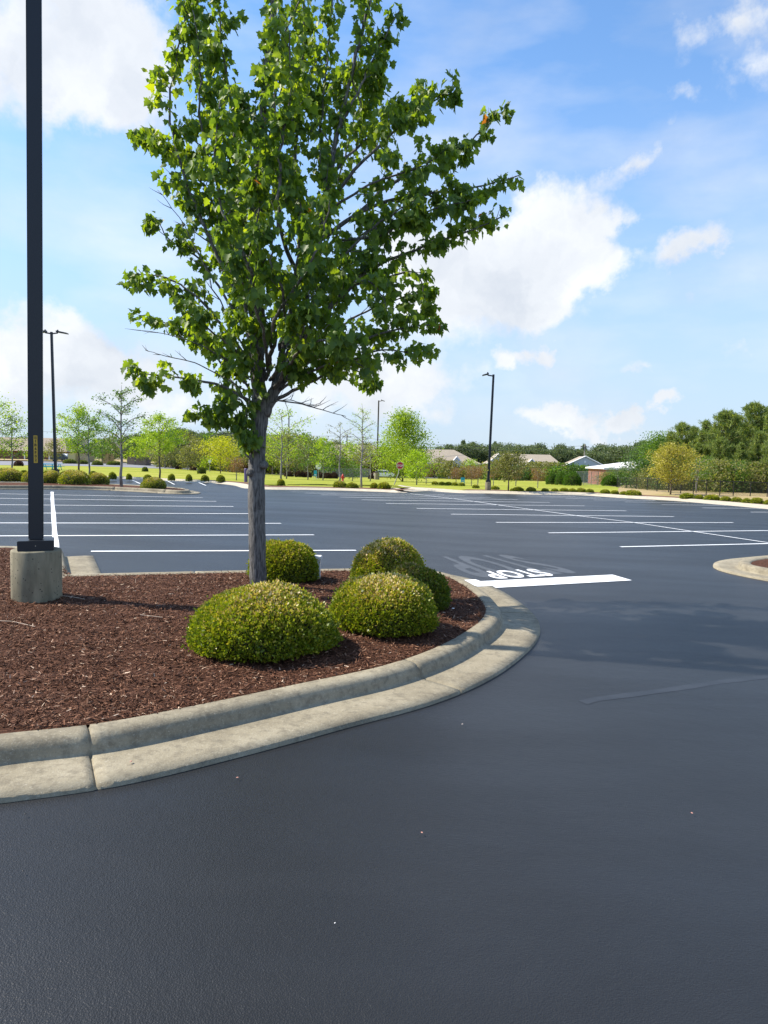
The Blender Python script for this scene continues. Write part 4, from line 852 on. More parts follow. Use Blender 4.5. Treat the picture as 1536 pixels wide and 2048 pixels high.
for k, (px, Y, w, h, lab) in enumerate([(-30, 36.5, 60, 27, 'clipped hedge mound cut by the left edge of the frame'), (16, 36.5, 62, 27, 'clipped hedge mound just left of the near light pole'), (64, 36.3, 44, 24, 'clipped hedge mound half hidden by the near light pole'), (103, 36.6, 40, 25, 'clipped hedge mound between the near light pole and the widest mound'), (148, 36.0, 64, 28, 'widest clipped hedge mound in the far left island'), (196, 37.5, 42, 23, 'flattest clipped hedge mound at the right end of the hedge row'), (308, 34.2, 52, 22, 'lone clipped shrub at the tip of the far left island')]):
    use(pA, k, px, Y, w, h, lab, 'clipped mounds in the far left island', dz=.12)
for k, (px, Y, w, h) in enumerate([(10, 60, 19, 12), (49, 60, 18, 12), (95, 60, 20, 12), (128, 59, 17, 13), (186, 60, 17, 13), (225, 58, 15, 14), (258, 58, 12, 12), (295, 58, 17, 11), (343, 59, 14, 13), (378, 59, 13, 13), (410, 60, 16, 12), (442, 60, 18, 13)]):
    use(pB, k, px, Y, w, h, ORD[k]+' small dark shrub from the left in the row at the edge of the grass', 'row of small dark shrubs along the grass')
for k, (px, Y, w, h, lab) in enumerate([(681, 53.5, 26, 13, 'wide low shrub at the foot of the red hydrant'), (705, 53, 25, 11, 'low shrub between the hydrant and the tall bare tree'), (749, 53.5, 15, 11, 'smaller of the two low shrubs right of the tall bare tree'), (769, 52.5, 26, 13, 'wider of the two low shrubs right of the tall bare tree'), (562, 56, 16, 12, 'scruffy shrub at the foot of the wispy tree')]):
    use(pC, k, px, Y, w, h, lab, 'low shrubs in the hydrant bed')
lowp = [(871, 70, 12, 6), (885, 69, 13, 6), (898, 68, 13, 6), (911, 67, 12, 6), (924, 66, 13, 6), (953, 60, 13, 6), (992, 58, 17, 6), (1028, 56, 12, 5), (1038, 56, 22, 8), (1064, 56, 18, 8), (1092, 56, 14, 6), (1112, 56, 14, 6), (1130, 56, 16, 7), (1147, 55.5, 15, 7), (1165, 55, 17, 8), (1182, 54.5, 15, 7), (1213, 54, 18, 8), (1232, 53.5, 15, 7), (1250, 53, 15, 7), (1270, 52.5, 28, 10), (1378, 50, 28, 10), (1402, 49, 15, 8), (1428, 48, 28, 10), (1455, 47, 20, 9), (1478, 46, 18, 9), (1498, 45.5, 18, 9), (1518, 44.5, 22, 11), (1545, 43.5, 22, 10)]
for k, (px, Y, w, h) in enumerate(lowp):
    # keep each one just behind the kerb at its column
    pth = offset_path(brs, -1.6); best = min(pth, key=lambda p: abs(768+FF*p.x/p.y-px)); Yk = best.y if px > 1000 else Y
    use(pC, k, px, Yk, w*1.05, h, ORD[k]+' low shrub from the left in the mulch strip along the far kerb', 'low shrubs along the far right kerb', dz=.16)
for k, (px, Y, w, h, lab) in enumerate([(1105, 96, 24, 22, 'leftmost of the three tall round bushes by the grey fence'), (1124, 94, 26, 24, 'middle one of the three tall round bushes by the grey fence'), (1146, 90, 36, 26, 'right and widest of the three tall round bushes by the grey fence'), (1222, 96, 36, 20, 'green bush in front of the red brick building')]):
    use(pG, k, px, Y, w, h, lab, 'tall round bushes by the grey fence')
for k, (px, Y, w, h, lab) in enumerate([(37, 100, 18, 11, 'purple-leafed shrub by the road at the far left'), (358, 120, 14, 7, 'small purple shrub left of the yellow tree'), (386, 118, 14, 8, 'second small purple shrub left of the yellow tree')]): use(pP, k, px, Y, w, h, lab, 'purple shrubs by the road')
for k, (px, Y, w, h, lab) in enumerate([(578, 118, 18, 10, 'red-brown hedge bush nearest the near trunk'), (600, 119, 22, 12, 'dark brown hedge bush left of the blue sign board'), (616, 119, 16, 11, 'dark hedge bush touching the blue sign board'), (641, 112, 18, 12, 'red-tinged hedge bush right of the blue sign board'), (655, 112, 20, 11, 'rusty hedge bush in the middle right of the blue sign board'), (668, 112, 17, 12, 'darkest hedge bush right of the blue sign board'), (743, 120, 14, 8, 'rusty hedge bush left of the white car')]): use(pR, k, px, Y, w, h, lab, 'red-brown hedges by the road')
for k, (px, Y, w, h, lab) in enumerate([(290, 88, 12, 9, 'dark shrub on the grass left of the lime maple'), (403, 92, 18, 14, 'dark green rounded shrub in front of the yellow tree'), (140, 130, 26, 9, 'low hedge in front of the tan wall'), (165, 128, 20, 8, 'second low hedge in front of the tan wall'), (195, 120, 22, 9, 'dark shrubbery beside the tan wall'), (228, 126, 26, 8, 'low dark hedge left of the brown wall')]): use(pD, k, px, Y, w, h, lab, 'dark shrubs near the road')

# ------------------------------------------------------------ light poles
# near pole
B = hit(70, 1222, .15); B = gx(70, 8.42, .10); base = empty('light_pole', B, rad(24), 'thick black square light pole on a round concrete base, nearest the camera', 'light pole')
zt = P(70, 1098, 8.42).z-B.z
MB().lathe([(.277, -.1), (.280, .02), (.279, zt*.5), (.278, zt-.02), (.272, zt-.006), (.262, zt)], 48).build('concrete_base', M_CYL, base, smooth=False)
for p_ in base.children[0].data.polygons: p_.use_smooth = abs(p_.normal.z) < .5
MB().box((-.193, -.193, zt), (.193, .193, zt+.12)).build('base_cover', M_BLACK, base, bevel=.006)
mb = MB(); dx = .009*9
H_ = 9.2; w_ = .080
mb.add([(-w_, -w_, zt+.121), (w_, -w_, zt+.121), (w_, w_, zt+.121), (-w_, w_, zt+.121)]+[(a+dx, b_, H_) for a, b_ in ((-w_, -w_), (w_, -w_), (w_, w_), (-w_, w_))], [(3, 2, 1, 0), (4, 5, 6, 7), (0, 1, 5, 4), (1, 2, 6, 5), (2, 3, 7, 6), (3, 0, 4, 7)])
pole = mb.build('pole', M_BLACK, base, bevel=.012)
MB().box((.06, -.05, H_-.02), (.6, .05, H_+.06)).box((.35, -.18, H_-.06), (.95, .18, H_+.02)).build('lamp_head', M_BLACK, base, bevel=.01)
MB().tube([(0, -.1935, zt+.06), (0, -.197, zt+.06)], .006, 8).build('bolt', M_CONCL, base)
# number plate
z1 = P(70, 870.7, 8.3).z-B.z; z0 = P(70, 926, 8.3).z-B.z; lx = .012
plate = MB().box((lx-.021, -w_-.004, z0), (lx+.021, -w_-.0005, z1)).build('number_plate', M_YEL, base)
chh = (z1-z0)/7.3
txt = MB()
for k, ch in enumerate('1B6F02'):
    me = text_mesh(ch, chh*.98, .0012); zc = z1-chh*(1.35+k); xs_ = [v.co.x for v in me.vertices]; ys_ = [v.co.y for v in me.vertices]; xo = (min(xs_)+max(xs_))/2; yo = (min(ys_)+max(ys_))/2
    txt.add([(lx+v.co.x-xo, -w_-.0055, zc-chh*.15+(v.co.y-yo)) for v in me.vertices], [tuple(p_.vertices) for p_ in me.polygons]); bpy.data.meshes.remove(me)
for k in range(4): zz = z1-.012-k*.008; txt.add([(lx-.013, -w_-.0055, zz), (lx+.013, -w_-.0055, zz), (lx+.013, -w_-.0055, zz-.004), (lx-.013, -w_-.0055, zz-.004)], [(0, 1, 2, 3)])
txt.build('number_lettering', M_INK, plate)
def far_pole(name, pb, Y, pt, label, r, heads, bw=.26, bh=.75, mat=M_BLACK, base_mat=M_CYL):
    b0 = gx(pb, Y, .1); top = P(pt[0], pt[1], Y)-b0; e = empty(name, b0, 0, label, 'light pole')
    MB().lathe([(bw, -.2), (bw, bh-.03), (bw-.03, bh)], 20).build('concrete_base', base_mat, e, smooth=False)
    MB().box((-bw*.8, -bw*.8, bh), (bw*.8, bw*.8, bh+.14)).build('base_cover', mat, e)
    v0 = Vector((0, 0, bh+.1)); MB().tube([v0, v0.lerp(top, .5), top], [r, r*.93, r*.85], 4, rot=rad(45)).build('pole', mat, e)
    for hx in heads:
        s = 1 if hx > 0 else -1; h_ = MB(); h_.tube([top+Vector((0, 0, -.12)), top+Vector((s*.45, 0, -.06))], .05, 6); xc = abs(hx)
        h_.add([top+Vector((s*a, b_, c_)) for a, b_, c_ in ((.38, -.16, -.02), (xc, -.2, -.13), (xc, .2, -.13), (.38, .16, -.02), (.38, -.16, .10), (xc, -.2, -.05), (xc, .2, -.05), (.38, .16, .10))], [(3, 2, 1, 0), (4, 5, 6, 7), (0, 1, 5, 4), (1, 2, 6, 5), (2, 3, 7, 6), (3, 0, 4, 7)])
        h_.box(tuple(top+Vector((s*.45-.04, -.04, .06))), tuple(top+Vector((s*.45+.04, .04, .17)))).build('lamp_head', mat, e)
    return e
far_pole('light_pole', 111, 52, (103, 664), 'tall thin black light pole with two lamp heads beyond the far left hedges', .12, (1.15, -1.15))
far_pole('light_pole', 977.5, 55, (987, 749), 'black light pole with a single lamp head in the mulch at the far kerb', .125, (-.85,), .23, .72)
far_pole('lamp_post', 754, 112, (757.5, 801), 'slim brown lamp post on a grey base left of the big willow oak', .17, (.95,), .42, 1.1, simple('weathered_brown', (.09, .065, .05), .7), M_CYL)
far_pole('lamp_post', 577, 140, (578, 832), 'thin lamp post rising behind the wispy tree', .16, (.8,), .4, 1.0, simple('dull_brown', (.07, .055, .05), .7), M_CYL)
# utility poles and wires
M_WOOD = simple('weathered_pole', (.30, .27, .22), .85); M_WIRE = simple('wire', (.06, .06, .065), .6)
def upole(px, Y, top, label):
    b0 = gx(px, Y); h = P(px, top, Y).z-b0.z; e = empty('utility_pole', b0, 0, label, 'utility pole'); MB().tube([(0, 0, -.3), (0, 0, h)], [.22, .15], 8).build('pole', M_WOOD, e)
    MB().box((-1.2, -.08, h-.9), (1.2, .08, h-.7)).build('crossarm', M_WOOD, e)
    for x in (-1, 0, 1): MB().lathe([(.06, 0), (.09, .1), (.05, .25)], 8, (x, 0, h-.7)).build('insulator', M_CONCL, e)
    return b0+Vector((0, 0, h-.5))
u1 = upole(1168, 200, 888, 'wooden utility pole with a crossarm beside the white gabled house'); u2 = upole(693, 190, 868, 'slim pale utility pole behind the tall bare tree')
u0 = P(-300, 842, 210); u3 = P(1330, 925, 330); u4 = P(2400, 870, 200)
for k, (a, b_, lab) in enumerate([(u0, u2, 'upper power line crossing the sky behind the left trees'), (u2, u1, 'upper power line between the two utility poles'), (u0-Vector((0, 0, 3.2)), u2-Vector((0, 0, 2.5)), 'lower power line crossing the sky behind the left trees'), (u2-Vector((0, 0, 1.)), u1-Vector((0, 0, .8)), 'lower power line between the two utility poles'), (u1, u3, 'power line running right from the utility pole to the wooded skyline')]):
    pts = [a.lerp(b_, i/24)-Vector((0, 0, 4*1.4*(i/24)*(1-i/24))) for i in range(25)]; o = MB().tube(pts, .035, 5).build('power_line', M_WIRE); tag(o, lab, 'power line')

# ------------------------------------------------------------ signs, hydrant, small furniture
M_RED = simple('sign_red', (.42, .02, .035), .45, var=.05); M_WHT = simple('sign_white', (.75, .75, .74), .5, var=.05); M_STL = simple('galvanised_steel', (.30, .29, .27), .5, metal=.3)
def octagon(r): return [(r*math.cos(rad(22.5+45*k)), r*math.sin(rad(22.5+45*k))) for k in range(8)]
Ys = 66; b0 = gx(787.5, Ys, .1); e = empty('stop_sign', b0, 0, 'red octagonal stop sign on a leaning post by the driveway', 'stop sign')
cx_ = P(800, 931, Ys)-b0
MB().tube([(0, 0, -.2), (cx_.x*.8, .03, cx_.z*.6), (cx_.x, .03, cx_.z+.25)], .045, 6).build('post', M_STL, e)
r_ = .36
brd = MB().prism([(cx_.x+x, cx_.z+z) for x, z in octagon(r_)], -.03, -.02).build('sign_board', M_WHT, e)
MB().prism([(cx_.x+x, cx_.z+z) for x, z in octagon(r_*.93)], -.036, -.0301).build('red_face', M_RED, brd)
me = text_mesh('STOP', .27, .005); xs_ = [v.co.x for v in me.vertices]; xo = (min(xs_)+max(xs_))/2
MB().add([(cx_.x+(v.co.x-xo)*.92, -.040, cx_.z-.11+v.co.y) for v in me.vertices], [tuple(p_.vertices) for p_ in me.polygons]).build('stop_letters', M_WHT, brd)
for px, Y, top, bot, lab in ((637, 100, 925, 939, 'round white sign back on a post by the red-brown hedges'), (419.5, 112, 919, 926, 'small white sign on a post left of the yellow tree')):
    b0 = gx(px, Y, .1); e = empty('road_sign', b0, 0, lab, 'sign'); zt_ = P(px, top, Y).z-b0.z; zb = P(px, bot, Y).z-b0.z; rr = (zt_-zb)/2
    MB().tube([(0, 0, -.2), (0, 0, zt_)], .04, 6).build('post', M_STL, e)
    MB().prism([(rr*math.cos(a_*math.pi/8)*.85, (zt_+zb)/2+rr*math.sin(a_*math.pi/8)) for a_ in range(16)], -.08, -.05).build('sign_board', M_WHT, e)
# hydrant
Yh = 56; e = empty('fire_hydrant', gx(686, Yh, .14), 0, 'small red fire hydrant behind the low shrubs', 'fire hydrant'); M_HYD = simple('hydrant_red', (.50, .03, .015), .45, var=.1)
s_ = 1.0
MB().lathe([(.16, 0), (.16, .05), (.11, .07), (.105, .50), (.14, .52), (.14, .56), (.12, .62), (.07, .70), (.03, .73), (.03, .78)], 16).build('barrel', M_HYD, e, smooth=True)
for s in (-1, 1): MB().tube([(s*.09, 0, .42), (s*.2, 0, .42)], [.055, .055], 10).tube([(s*.2, 0, .42), (s*.235, 0, .42)], [.07, .06], 6).build('hose_cap', M_HYD, e)
MB().tube([(0, -.09, .38), (0, -.2, .38)], .075, 10).tube([(0, -.2, .38), (0, -.24, .38)], .09, 6).build('pumper_cap', M_HYD, e)
e.scale = (.72, .72, .9); e.location.z += .35
MB().lathe([(.09, -.6), (.09, 0)], 12).build('standpipe', M_HYD, e)
M_TEAL = simple('teal_paint', (.02, .36, .55), .5, var=.06); 
# free-standing blue sign boards
def board(px, Y, top, bot, wpx, lab, legs):
    b0 = gx(px, Y, .1); e = empty('sign_board', b0, 0, lab, 'sign'); z1_ = P(px, top, Y).z-b0.z; z0_ = P(px, bot, Y).z-b0.z; w = wpx*Y/FF/2
    MB().box((-w, -.05, z0_), (w, .05, z1_)).build('panel', M_TEAL, e, bevel=.01)
    MB().box((-w*.65, -.056, z0_+(z1_-z0_)*.18), (w*.65, -.0505, z0_+(z1_-z0_)*.32)).build('pale_band', M_WHT, e)
    for s in (-1, 1): MB().box((s*w*.85-.035, -.03, -.1), (s*w*.85+.035, .03, z0_+.05)).build('leg', M_TEAL if legs else M_WHT, e)
board(631, 96, 941, 952.5, 6, 'blue sign board on the grass in front of the red-brown hedges', 0)
board(926.5, 70, 955, 964, 7.5, 'blue sign board on two legs behind the low shrubs left of the far light pole', 1)
# purple bollard
e = MB().lathe([(.16, 0), (.16, 1.15), (.12, 1.22)], 12).build('bollard', simple('purple_plastic', (.10, .07, .20), .5)); e.location = gx(492, 62, .1); tag(e, 'short purple bollard just left of the near trunk', 'bollard')
# white utility marker half hidden behind the shrub near the trunk
e = MB().box((-.09, -.07, 0), (.09, .07, .34)).box((-.11, -.09, .34), (.11, .09, .40)).build('marker_box', M_WHT, bevel=.01); e.location = gx(632, 10.75, .1); tag(e, 'small white utility box peeking out behind the shrub by the maple', 'utility box')
# picnic tables
def picnic():
    e = empty('picnic_table', (0, 0, 0)); MB().box((-1.2, -.36, .72), (1.2, .36, .77)).build('table_top', M_TEAL, e)
    for s in (-1, 1): MB().box((-1.2, s*.72-.13, .43), (1.2, s*.72+.13, .47)).build('bench', M_TEAL, e)
    for s in (-.85, .85):
        for q in (-1, 1): MB().tube([(s, q*.75, 0), (s, q*.18, .72)], .04, 5).build('leg', M_TEAL, e)
        MB().box((s-.03, -.75, .38), (s+.03, .75, .43)).build('crossbar', M_TEAL, e)
    return e
pt1 = picnic(); place(pt1, 104, 84, 'teal picnic table at the foot of the two-headed light pole', 'picnic table', 'teal picnic tables', .1, 1.0); pt2 = copy_tree(pt1); place(pt2, 88, 80, 'teal picnic table half hidden by the near light pole', 'picnic table', 'teal picnic tables', .5, 1.)

# ------------------------------------------------------------ cars
M_GLS = simple('car_glass', (.02, .025, .03), .15); M_TYR = simple('tyre', (.02, .02, .02), .8); M_RIM = simple('rim', (.35, .35, .36), .35, metal=.8); M_LAMP = simple('tail_lamp', (.4, .02, .02), .3)
def car(px, Y, col, rz, label, sc=1):
    pm = simple('car_paint', col, .3, var=.03); e = empty('parked_car', gx(px, Y, .17), rz, label, 'car')
    prof = [(-2.15, .35), (-2.2, .75), (-2.12, 1.0), (-1.85, 1.12), (-1.55, 1.55), (-1.1, 1.66), (.1, 1.66), (.75, 1.5), (1.25, 1.12), (1.95, .98), (2.15, .8), (2.2, .4), (1.9, .28), (-1.9, .28)]
    mb = MB(); secs = [(-.88, .94), (-.80, 1), (.80, 1), (.88, .94)]; n = len(prof)
    for y, k in secs:
        for x, z in prof:
            yy = y*(1-.16*max(0, (z-1.05)/.6)); mb.v.append((x*(.985 if abs(y) > .85 else 1), yy, z if k == 1 else (z-.9)*k+.9))
    for j in range(3):
        for i in range(n): a = j*n+i; b_ = j*n+(i+1) % n; mb.f.append((a, b_, b_+n, a+n)); mb.m.append(0)
    mb.f += [tuple(range(n)), tuple(range(4*n-1, 3*n-1, -1))]; mb.m += [0, 0]; mb.build('body', pm, e)
    for s in (-1, 1):
        MB().add([(x, s*y, z) for x, y, z in ((-1.45, .86, 1.12), (-.05, .86, 1.12), (-.05, .80, 1.52), (-1.15, .80, 1.54))], [(0, 1, 2, 3)]).add([(x, s*y, z) for x, y, z in ((.03, .86, 1.12), (1.05, .86, 1.12), (.68, .82, 1.42), (.03, .80, 1.52))], [(0, 1, 2, 3)]).build('side_window', M_GLS, e)
        for x in (-1.3, 1.35):
            w = MB().tube([(x, s*.70, .34), (x, s*.90, .34)], .34, 20).build('wheel', M_TYR, e); MB().tube([(x, s*.90, .34), (x, s*.915, .34)], .21, 14).build('rim', M_RIM, w)
        MB().box((-2.2, s*.68-.14, .8), (-2.02, s*.68+.14, 1.02)).build('tail_light', M_LAMP, e); MB().box((2.02, s*.66-.15, .68), (2.19, s*.66+.15, .85)).build('headlight', M_WHT, e)
    MB().add([(1.20, -.68, 1.17), (1.20, .68, 1.17), (.79, .62, 1.49), (.79, -.62, 1.49)], [(0, 1, 2, 3)]).build('windscreen', M_GLS, e); e.scale = (sc,)*3; return e
car(769, 150, (.62, .66, .70), rad(-6), 'white hatchback on the road behind the lamp post')
car(122, 165, (.05, .07, .09), rad(8), 'dark parked car by the far left building'); car(137, 172, (.60, .62, .65), rad(80), 'white parked car beside the dark one at the far left')

# ------------------------------------------------------------ fences
def chainmat(name, col, dens):
    mt, t, b = newmat(name); b.inputs['Base Color'].default_value = (*col, 1); b.inputs['Roughness'].default_value = .5
    tcn = t.nodes.new('ShaderNodeTexCoord'); outs = []
    for s in (1, -1):
        mpn = t.nodes.new('ShaderNodeMapping'); mpn.inputs[2].default_value = (0, rad(45)*s, 0); t.links.new(tcn.outputs['Object'], mpn.inputs[0])
        w = t.nodes.new('ShaderNodeTexWave'); w.inputs['Scale'].default_value = 5.5; w.bands_direction = 'X'; t.links.new(mpn.outputs[0], w.inputs[0]); outs.append(w.outputs['Fac'])
    mxm = t.nodes.new('ShaderNodeMath'); mxm.operation = 'MAXIMUM'; t.links.new(outs[0], mxm.inputs[0]); t.links.new(outs[1], mxm.inputs[1])
    g = t.nodes.new('ShaderNodeMath'); g.operation = 'GREATER_THAN'; g.inputs[1].default_value = dens; t.links.new(mxm.outputs[0], g.inputs[0]); t.links.new(g.outputs[0], b.inputs['Alpha']); return mt
M_CHB = chainmat('black_chain_link', (.015, .015, .017), .955); M_CHG = chainmat('grey_chain_link', (.35, .36, .38), .85); M_FB = simple('fence_black', (.012, .012, .014), .4)
def fence(name, pts, h, mat, mesh, label, extra=0):
    o0 = pts[0]; e = empty(name, o0, 0, label, 'fence'); L = [p-o0 for p in pts]
    for p in L: MB().tube([p-Vector((0, 0, .2)), p+Vector((0, 0, h+.06))], .04, 6).build('post', mat, e)
    MB().tube([p+Vector((0, 0, h)) for p in L], .028, 5).build('top_rail', mat, e)
    mb = MB()
    for a, b_ in zip(L, L[1:]): mb.add([a+Vector((0, 0, .03)), b_+Vector((0, 0, .03)), b_+Vector((0, 0, h)), a+Vector((0, 0, h))], [(0, 1, 2, 3)])
    mb.build('chain_link', mesh, e); return e
def dens(px_y, n=1): return [hit(a, b_) for a, b_ in px_y]
fence('chain_link_fence', dens([(1234, 977), (1252, 978.5), (1272, 980.5), (1294, 983), (1313.5, 985.5), (1337, 987.8), (1361, 990), (1386, 991.6), (1412, 993), (1439, 993.9), (1466, 994.8), (1500, 996), (1534, 997), (1575, 998.5), (1620, 1000)]), 1.25, M_FB, M_CHB, 'black chain-link fence running along the far right edge of the lot')
fence('chain_link_fence', dens([(1234, 976.5), (1250, 975), (1290, 977), (1336, 979.5), (1380, 981), (1430, 983), (1480, 984.5), (1540, 986)]), 1.25, M_FB, M_CHB, 'second black chain-link fence standing behind the first')
fence('security_fence', [gx(x, 100, 0) for x in (1154, 1169, 1184, 1198)], 2.0, M_STL, M_CHG, 'tall grey chain-link gate panel beside the round bushes')
fence('security_fence', [gx(x, 150, 0) for x in (640, 665, 690, 715, 740)], 2.0, M_STL, M_CHG, 'low grey fence behind the red-brown hedges')

# ------------------------------------------------------------ houses
M_SHIN = simple('grey_shingles', (.31, .265, .205), .9, var=.1, scale=1.5); M_SID = simple('pale_siding', (.50, .53, .55), .7, var=.04); M_TRIM = simple('white_trim', (.78, .79, .80), .6, var=.03); M_WIN = simple('window_glass', (.05, .06, .08), .15)
M_BRICK, t, b = newmat('red_brick'); br_ = t.nodes.new('ShaderNodeTexBrick'); br_.inputs['Scale'].default_value = 3; br_.inputs['Color1'].default_value = (.30, .085, .05, 1); br_.inputs['Color2'].default_value = (.36, .12, .07, 1); br_.inputs['Mortar'].default_value = (.4, .36, .32, 1)
tcn = t.nodes.new('ShaderNodeTexCoord'); t.links.new(tcn.outputs['Object'], br_.inputs['Vector']); t.links.new(br_.outputs['Color'], b.inputs['Base Color']); b.inputs['Roughness'].default_value = .9
def house(pxa, pxb, Y, eave, ridge, ra, rb, depth, wallm, roofm, label, gables=(), wins=5, name='house'):
    "eaves at image row eave, ridge from column ra to rb"
    c = gx((pxa+pxb)/2, Y); e = empty(name, c, 0, label, 'house' if name == 'house' else 'building')
    xa, xb = P(pxa, eave, Y).x-c.x, P(pxb, eave, Y).x-c.x; ze = P((pxa+pxb)/2, eave, Y).z-c.z; zr = P((ra+rb)/2, ridge, Y+depth/2).z-c.z
    Yr = depth/2; xra = P(ra, ridge, Y+Yr).x-c.x; xrb = P(rb, ridge, Y+Yr).x-c.x; ov = .5
    wl = MB().box((xa+ov, ov, -.5), (xb-ov, depth-ov, ze-.05)).build('wall', wallm, e)
    rf_ = MB().add([(xa, 0, ze), (xb, 0, ze), (xb, depth, ze), (xa, depth, ze), (xra, Yr, zr), (xrb, Yr, zr), (xa, 0, ze-.25), (xb, 0, ze-.25), (xb, depth, ze-.25), (xa, depth, ze-.25)],
        [(0, 1, 5, 4), (1, 2, 5), (2, 3, 4, 5), (3, 0, 4), (9, 8, 7, 6), (0, 6, 7, 1), (1, 7, 8, 2), (2, 8, 9, 3), (3, 9, 6, 0)]).build('roof', roofm, e)
    MB().box((xa-.02, -.05, ze-.34), (xb+.02, -.002, ze-.04)).build('eave_trim', M_TRIM, e)
    for (gp, gw, gt) in gables:               # front gables: centre column, half width m, peak row
        g0 = P(gp, gt, Y-.3).x-c.x; gz = P(gp, gt, Y-.3).z-c.z; g = MB(); zb = ze-.1
        g.add([(g0-gw, -.6, zb), (g0+gw, -.6, zb), (g0, -.6, gz), (g0-gw, Yr*.8, zb), (g0+gw, Yr*.8, zb), (g0, Yr*.8, gz)], [(0, 2, 5, 3), (1, 4, 5, 2), (3, 5, 4)]); gb = g.build('gable_roof', roofm, e)
        MB().add([(g0-gw+.2, -.5, zb), (g0+gw-.2, -.5, zb), (g0, -.5, gz-.2)], [(0, 1, 2)]).build('gable_wall', wallm, e)
        t_ = MB()
        for s in (-1, 1): t_.tube([(g0+s*gw, -.66, zb), (g0, -.66, gz)], .13, 4)
        t_.build('gable_trim', M_TRIM, e)
        MB().tube([(g0, -.56, zb+(gz-zb)*.42), (g0, -.52, zb+(gz-zb)*.42)], max(.12, (gz-zb)*.13), 12).build('attic_vent', M_TRIM, e)
    for k in range(wins):
        x = xa+1.5+(xb-xa-3)*(k+.5)/wins; w = MB().box((x-.55, ov-.04, ze-2.0), (x+.55, ov+.02, ze-.75)).build('window', M_TRIM, e); MB().box((x-.45, ov-.07, ze-1.9), (x+.45, ov-.045, ze-.85)).build('pane', M_WIN, w)
    return e
house(835, 962, 190, 926, 899, 853, 908, 14, M_SID, M_SHIN, 'grey-shingled house right of the big willow oak', [(913.5, 1.6, 913)])
house(978, 1126, 185, 929, 908.5, 1000, 1100, 14, M_SID, M_SHIN, 'long grey-shingled house with a white gable behind the far light pole', [(998, 3.2, 907), (1063, 1.5, 918)])
house(645, 775, 195, 917, 890, 664, 750, 14, M_SID, M_SHIN, 'grey-roofed house hidden behind the bare trees', [(672, 2.2, 903), (748, 2.2, 905)])
house(1140, 1198, 175, 931, 924, 1150, 1190, 12, M_SID, M_SHIN, 'small house with a wide white-trimmed gable beside the utility pole', [(1170, 5.0, 912.5)], 3)
M_METAL = simple('white_metal_roof', (.78, .77, .75), .4, var=.04)
e = house(1208, 1345, 128, 937, 920.5, 1278, 1312, 12, M_BRICK, M_METAL, 'red brick building with a low white metal roof', (), 4, 'building')
# left commercial building
c = gx(20, 185); e = empty('building', c, rad(0), 'long beige and brick building at the far left', 'building')
M_BEI = simple('beige_panels', (.42, .34, .26), .8, var=.04); M_BRN = simple('brown_brick', (.20, .10, .07), .9, var=.12, scale=3)
za = P(60, 902, 185).z-c.z; zb = P(60, 875, 185).z-c.z; xl = -26; xr = P(133, 900, 185).x-c.x
wl = MB().box((xl, 0, -.5), (xr, 16, za)).build('wall', M_BRN, e); MB().add([(xl-.5, -1, za), (xr+.5, -1, za), (xr+.5, 17, za), (xl-.5, 17, za), (xl+.5, 1.2, zb), (xr-1., 1.2, zb), (xr-1., 15, zb), (xl+.5, 15, zb)], [(3, 2, 1, 0), (4, 5, 6, 7), (0, 1, 5, 4), (1, 2, 6, 5), (2, 3, 7, 6), (3, 0, 4, 7)]).build('roof', M_BEI, e)
for k in range(7):
    x = xl+2+k*3.3
    if x < -1.: w = MB().box((x-1.5, -.06, .1), (x+1.5, .0, za-.15)).build('window', M_TRIM, e); MB().box((x-1.4, -.09, .2), (x+1.4, -.061, za-.25)).build('pane', M_WIN, w)
for x in (1., 4.2, 7.4, 10.6): MB().box((x-.12, -.8, 0), (x+.12, -.56, za)).build('column', M_TRIM, e)
def wallobj(pxa, pxb, Y, top, col, label, d=3):
    a = gx(pxa, Y); b_ = gx(pxb, Y); z = P((pxa+pxb)/2, top, Y).z-a.z; mb = MB().box((0, 0, -.5), (b_.x-a.x, d, z)).box((-.06, -.06, z), (b_.x-a.x+.06, d+.06, z+.12)); o = mb.build('enclosure_wall', simple('stucco', col, .85, var=.06)); o.location = a; tag(o, label, 'wall')
wallobj(136, 150, 150, 908, (.62, .52, .22), 'pale yellow block of wall left of the tan enclosure'); wallobj(152, 178, 151, 909, (.46, .36, .20), 'tan enclosure wall behind the yellow-green maple'); wallobj(203, 216, 140, 909, (.55, .36, .16), 'orange-tan wall stub right of the dark shrubs'); wallobj(254, 292, 140, 915, (.27, .19, .15), 'brown wall left of the lime maple')

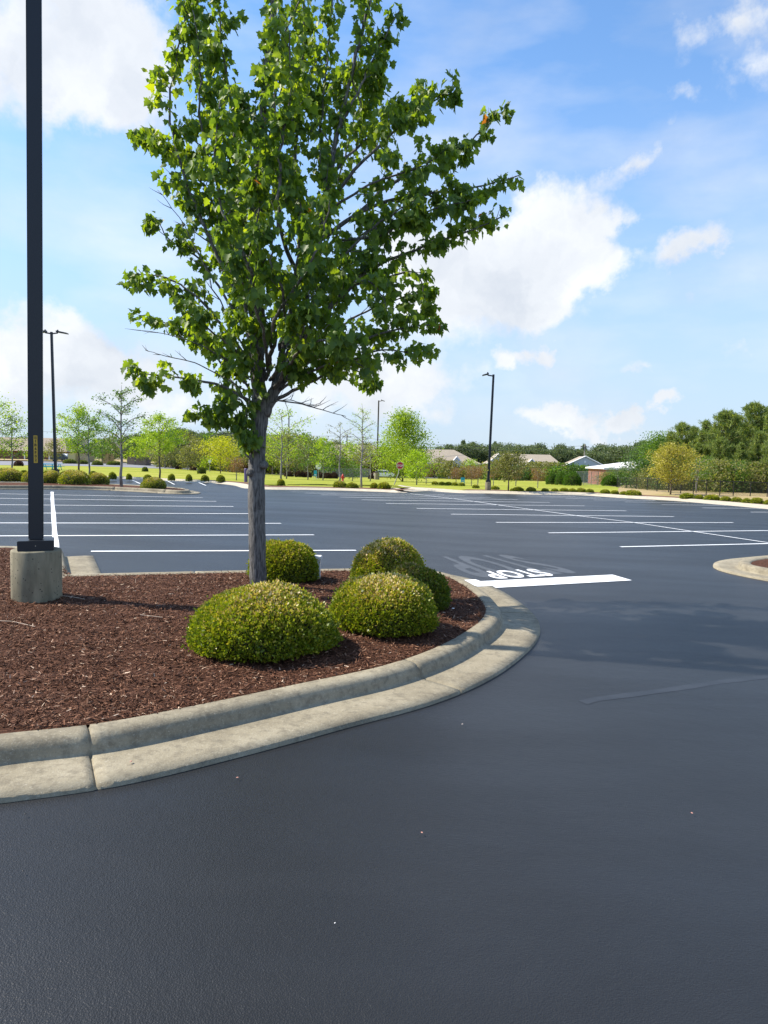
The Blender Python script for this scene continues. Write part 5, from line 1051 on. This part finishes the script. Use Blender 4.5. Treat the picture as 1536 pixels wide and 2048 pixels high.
# ------------------------------------------------------------ litter
M_STONE = simple('pebble', (.25, .22, .2), .8); M_TWG = simple('dry_twig', (.42, .33, .25), .8); M_PETAL = simple('dry_leaf', (.45, .22, .17), .7); M_SCRAP = simple('white_scrap', (.7, .68, .65), .7)
def twig(pts, label, r=.004):
    o = MB().tube([Vector((p.x, p.y, bedz(p.x, p.y)+.02)) for p in [hit(a, b_, .17) for a, b_ in pts]], r, 5).build('twig', M_TWG); tag(o, label, 'twig')
twig([(-10, 1248), (25, 1250), (70, 1260)], 'pale twig lying on the mulch in front of the round concrete base'); twig([(120, 1200), (150, 1204), (170, 1206)], 'short pale twig right of the round concrete base'); twig([(280, 1240), (325, 1243)], 'thin twig on the mulch left of the largest shrub')
def bit(px, py, r, mat, label, name='pebble', dz=.02, fl=.5):
    p = hit(px, py, dz); rr = random.Random(int(px)); bm = bmesh.new(); bmesh.ops.create_icosphere(bm, subdivisions=2, radius=r*.75)
    for v in bm.verts: v.co = Vector((v.co.x*1.3, v.co.y*.8, v.co.z*fl))*(1+rr.uniform(-.18, .18))
    me = bpy.data.meshes.new(name); bm.to_mesh(me); bm.free(); o = link(name, me, mat, smooth=True); o.location = p+Vector((0, 0, r*fl*.5)); o.rotation_euler = (0, 0, px); tag(o, label, name.replace('_', ' '))
bit(925, 1449, .013, M_STONE, 'small stone on the asphalt just off the curved gutter'); bit(475, 1555, .010, M_PETAL, 'pinkish leaf scrap on the asphalt below the gutter', 'leaf_scrap', fl=.2); bit(844, 1665, .009, M_PETAL, 'pinkish leaf scrap in the middle of the foreground asphalt', 'leaf_scrap', fl=.2)
bit(1384, 1626, .010, M_PETAL, 'pinkish leaf scrap on the asphalt near the right edge', 'leaf_scrap', fl=.2); bit(51, 1628, .007, M_INK, 'tiny black crumb near the left end of the gutter', 'asphalt_crumb'); bit(46, 1742, .007, M_INK, 'tiny black crumb low at the left edge', 'asphalt_crumb'); bit(670, 1846, .005, M_SCRAP, 'tiny white speck on the foreground asphalt', 'leaf_scrap', fl=.3); bit(262, 1523, .012, M_PETAL, 'brown leaf scrap lying in the gutter', 'leaf_scrap', .05, .25); bit(906, 1217, .03, M_SCRAP, 'white scrap on the mulch at the tip of the near island', 'leaf_scrap', .2, .2)
